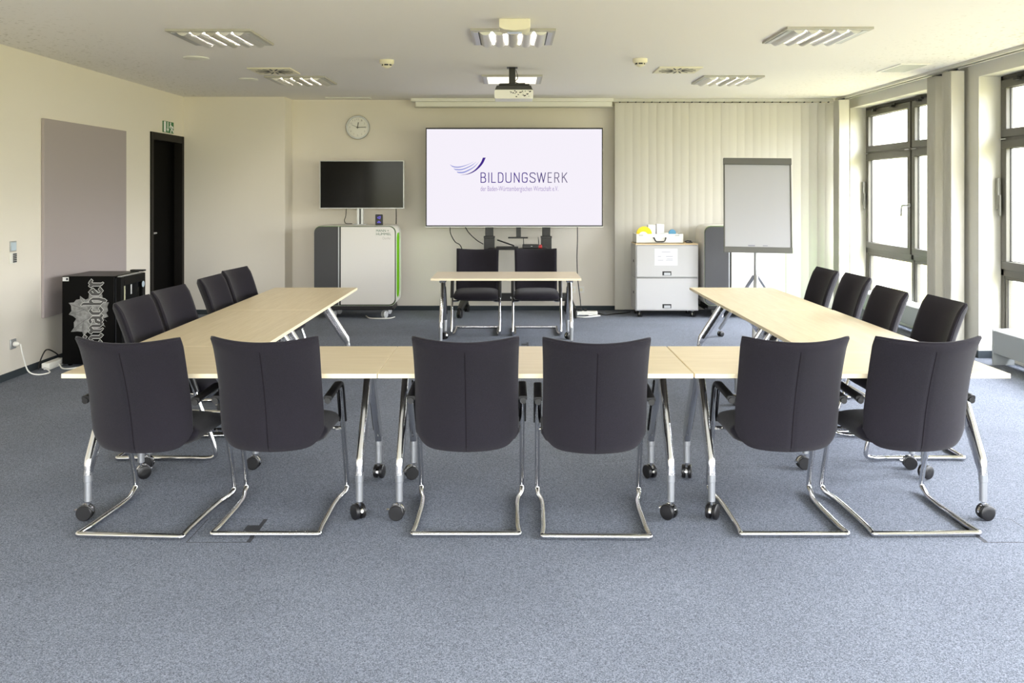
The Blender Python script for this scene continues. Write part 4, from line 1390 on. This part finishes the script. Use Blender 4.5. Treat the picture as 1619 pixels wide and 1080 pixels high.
def ceiling_light(label, xc, y0, lit=False):
    W, D = 0.645, 0.66
    t = thing('ceiling_light', label, 'ceiling light', (xc, y0 + D / 2, HC), group='square recessed ceiling lights', local=True)
    b = MB()
    x0, x1, ya, yb = -W / 2, W / 2, -D / 2, D / 2
    for (q0, q1, r0, r1) in ((x0, x1, ya, ya + 0.06), (x0, x1, yb - 0.02, yb), (x0, x0 + 0.02, ya + 0.06, yb - 0.02), (x1 - 0.02, x1, ya + 0.06, yb - 0.02)):
        b.box(q0, q1, r0, r1, -0.018, -0.0005)
    b.box(x0 + 0.02, x1 - 0.02, ya + 0.06, yb - 0.02, -0.004, -0.0005)
    b.build('housing', M['lampframe'], t)
    for sx in (-1, 1):
        xa = sx * (W / 2 - 0.02); xb = sx * 0.265
        b = MB(); b.box(min(xa, xb), max(xa, xb), ya + 0.06, yb - 0.02, -0.022, -0.004); b.build('side_panel', M['silver'], t)
    if lit:
        for q in (-0.13, 0.14):
            b = MB(); b.prism([(q - 0.10, -0.005), (q - 0.085, -0.030), (q + 0.085, -0.030), (q + 0.10, -0.005)], -0.262, 0.262, 'x'); b.build('diffuser', M['lamplit'], t)
        return
    for k in range(5):
        c = (k - 2) * 0.106
        pts = []
        for q in range(9):
            s = -1 + 2 * q / 8
            pts.append((c + 0.050 * s, -0.012 - 0.030 * (1 - s * s)))
        pts += [(c + 0.050, -0.004), (c - 0.050, -0.004)]
        b = MB(); b.prism(pts, ya + 0.06, yb - 0.02, 'y')
        b.build('reflector', M['louvre'] if k != 2 else M['lampframe'], t, angle=30)
    for k in (-1.5, -0.5, 0.5, 1.5):
        b = MB(); c = k * 0.106
        b.box(c - 0.0014, c + 0.0014, ya + 0.065, yb - 0.025, -0.016, -0.005)
        b.build('lamp_tube', M['tubelit'], t)


ceiling_light('square ceiling light on the wall side, nearer us', -2.300, 6.64)
ceiling_light('square ceiling light on the wall side, farther from us, beside an air vent', -2.310, 9.33)
ceiling_light('square ceiling light in the ceiling middle behind the small white sensor box', 0.008, 6.62)
ceiling_light('square ceiling light with two glowing strips behind the hanging projector', 0.0, 9.24, True)
ceiling_light('square ceiling light on the window side, nearer us', 2.375, 6.55)
ceiling_light('square ceiling light on the window side, farther from us, beside an air vent', 2.350, 9.29)


def air_vent(label, xc, yc):
    t = thing('air_vent', label, 'air vent', (xc, yc, HC), group='swirl air vents in the ceiling', local=True)
    s = 0.215
    b = MB(); b.box(-s, s, -s, s, -0.012, -0.0005); b.build('plate', M['cream'], t, bevel=0.003)
    b = MB()
    for k in range(16):
        a = 2 * PI * k / 16
        c, d = math.cos(a), math.sin(a)
        p = [(0.05, -0.010), (0.185, -0.004), (0.185, 0.012), (0.05, 0.006)]
        b.prism([(q[0] * c - q[1] * d, q[0] * d + q[1] * c) for q in p], -0.0135, -0.0121, 'z')
    b.build('swirl_slots', M['slot'], t)


air_vent('square white swirl air vent beside the farther wall side ceiling light', -2.415, 8.93)
air_vent('square white swirl air vent beside the farther window side ceiling light', 1.665, 8.86)


def smoke_detector(label, x, y):
    t = thing('smoke_detector', label, 'smoke detector', (x, y, HC), group='smoke detectors', local=True)
    b = MB(); b.lathe([(0.068, -0.0005), (0.068, -0.028), (0.062, -0.036), (0.055, -0.042)], 28); b.build('housing', M['cream'], t)
    b = MB(); b.lathe([(0.046, -0.0421), (0.046, -0.056)], 28); b.build('sensor_gap', M['slot'], t)
    b = MB()
    b.lathe([(0.048, -0.0561), (0.036, -0.066), (0.018, -0.075), (0.006, -0.078)], 28)
    for k in range(6):
        a = PI * k / 3
        b.box(0.044, 0.050, -0.004, 0.004, -0.057, -0.041, T=Matrix.Rotation(a, 4, 'Z'))
    b.build('cover', M['cream'], t)


smoke_detector('round cream smoke detector on the ceiling above the small television', -1.17, 8.22)
smoke_detector('round cream smoke detector on the ceiling beside the window side air vent', 1.185, 8.14)
for (x, y, r_, lb) in ((-2.90, 8.07, 0.115, 'flat round white ceiling speaker nearer us'), (-2.88, 9.60, 0.105, 'flat round white ceiling speaker farther from us')):
    b = MB(); b.lathe([(r_, -0.0005), (r_, -0.008), (r_ - 0.012, -0.014), (0.01, -0.014)], 36, T=Matrix.Translation((x, y, HC)))
    tag(b.build('ceiling_speaker', M['whitepl']), lb, 'speaker', 'round ceiling speakers')
t = thing('ceiling_grille', 'grey grille panel with white border in the ceiling near the windows', 'grille', (3.92, 8.7, HC))
b = MB(); pts = [(3.74, 8.44), (4.02, 8.44), (4.12, 9.0), (3.80, 9.0)]
b.prism([(3.73, 8.43), (4.03, 8.43), (4.03, 9.0), (3.73, 9.0)], HC - 0.010, HC - 0.0005, 'z'); b.build('border', M['whitepl'], t)
b = MB(); b.box(3.76, 4.00, 8.47, 8.965, HC - 0.0125, HC - 0.0101)
b.build('mesh_panel', M['convector'], t)
b = MB(); b.box(-2.43, -1.85, 11.44, 11.58, HC - 0.012, HC - 0.0005)
tag(b.build('ceiling_panel', M['whitepl'], bevel=0.003), 'slim white panel on the ceiling above the wall clock', 'panel')
t = thing('sensor_box', 'small white box on the ceiling before the middle ceiling light', 'sensor', (0.02, 6.30, HC))
b = MB(); b.prism([(-0.092, HC - 0.0005), (-0.092, HC - 0.062), (-0.06, HC - 0.078), (0.02, HC - 0.086), (0.10, HC - 0.078), (0.13, HC - 0.062), (0.13, HC - 0.0005)], 6.24, 6.42, 'y')
b.build('housing', M['cream'], t, bevel=0.004)
b = MB(); b.box(-0.035, 0.07, 6.29, 6.37, HC - 0.0878, HC - 0.0866); b.build('lens', M['pale_blue'], t)

# projector
t = thing('projector', 'white projector hanging from the ceiling on a black pole', 'projector', (0.022, 8.75, HC))
b = MB(); b.box(-0.030, 0.034, 8.70, 8.76, 2.66, HC - 0.006); b.box(-0.05, 0.055, 8.67, 8.79, HC - 0.006, HC - 0.0005); b.build('pole', M['blackplastic'], t, bevel=0.002)
b = MB(); b.box(-0.13, 0.17, 8.66, 8.88, 2.640, 2.652); b.tube(fillet([(0.0, 8.72, 2.70), (0.0, 8.76, 2.655), (0.10, 8.80, 2.648)], 0.02), 0.010, 8); b.tube([(-0.12, 8.70, 2.655), (0.13, 8.72, 2.662)], 0.006, 8); b.build('bracket', M['blackplastic'], t)
b = MB(); b.prism(rrect(-0.172, 0.208, 2.503, 2.590, 0.015, 4), 8.62, 8.92, 'y'); b.build('body', M['whitepl'], t)
b = MB(); b.prism([(-0.168, 2.5905), (0.204, 2.5905), (0.185, 2.632), (-0.150, 2.632)], 8.635, 8.91, 'y'); b.build('base_plate', M['blackplastic'], t)
b = MB()
rnd = random.Random(3)
for k in range(26):
    px, pz = rnd.uniform(-0.02, 0.19), rnd.uniform(2.52, 2.58)
    s = rnd.uniform(0.003, 0.008)
    b.box(px - s, px + s, 8.6185, 8.6205, pz - s * 0.7, pz + s * 0.7)
b.build('ports', M['slot'], t)
b = MB(); b.tube(smooth_path([(0.04, 8.74, 2.80), (0.056, 8.74, 2.72), (0.03, 8.72, 2.68), (0.09, 8.70, 2.655), (0.17, 8.66, 2.645)]), 0.004, 6); b.build('cable', M['blackplastic'], t)

t = thing('projection_screen_case', 'long white roller screen case under the ceiling above the lit display', 'screen case', (0, 11.62, 2.75))
b = MB(); b.box(-1.33, 1.335, 11.55, 11.72, 2.775, HC - 0.0005); b.box(-1.27, 1.32, 11.585, 11.70, 2.712, 2.775); b.build('casing', M['whitepl'], t, bevel=0.004)
b = MB(); b.box(-1.285, 1.335, 11.575, 11.71, 2.704, 2.714); b.build('bottom_bar', M['rail'], t)

# ------------------------------------------------------------------ floor boxes


def floor_box(label, x0, x1, y0, y1, slot_side):
    t = thing('floor_box', label, 'floor box', ((x0 + x1) / 2, (y0 + y1) / 2, 0), group='carpeted floor boxes')
    b = MB(); b.box(x0, x1, y0, y1, 0.0002, 0.0007); b.build('frame', M['slot'], t)
    b = MB()
    q = 0.005
    if slot_side > 0:
        b.box(x0 + q, x1 - 0.02, y0 + q, y1 - q, 0.0007, 0.0013)
    else:
        b.box(x0 + 0.02, x1 - q, y0 + q, y1 - q, 0.0007, 0.0013)
    b.build('lid', M['carpet'], t)
    b = MB(); ym = (y0 + y1) / 2
    xa = x1 - 0.075 if slot_side > 0 else x0 + 0.002
    b.box(xa, xa + (0.07 if slot_side > 0 else 0.018), ym - 0.05, ym + 0.06, 0.0013, 0.0016); b.build('cable_outlet', M['slot'], t)


floor_box('carpet covered floor box under the front chair second from the fridge', -1.477, -1.185, 3.982, 4.268, 1)
floor_box('carpet covered floor box at the front table end by the windows', 2.138, 2.42, 3.982, 4.275, -1)
floor_box('carpet covered floor box in front of the single desk', -0.12, 0.172, 8.98, 9.27, 1)
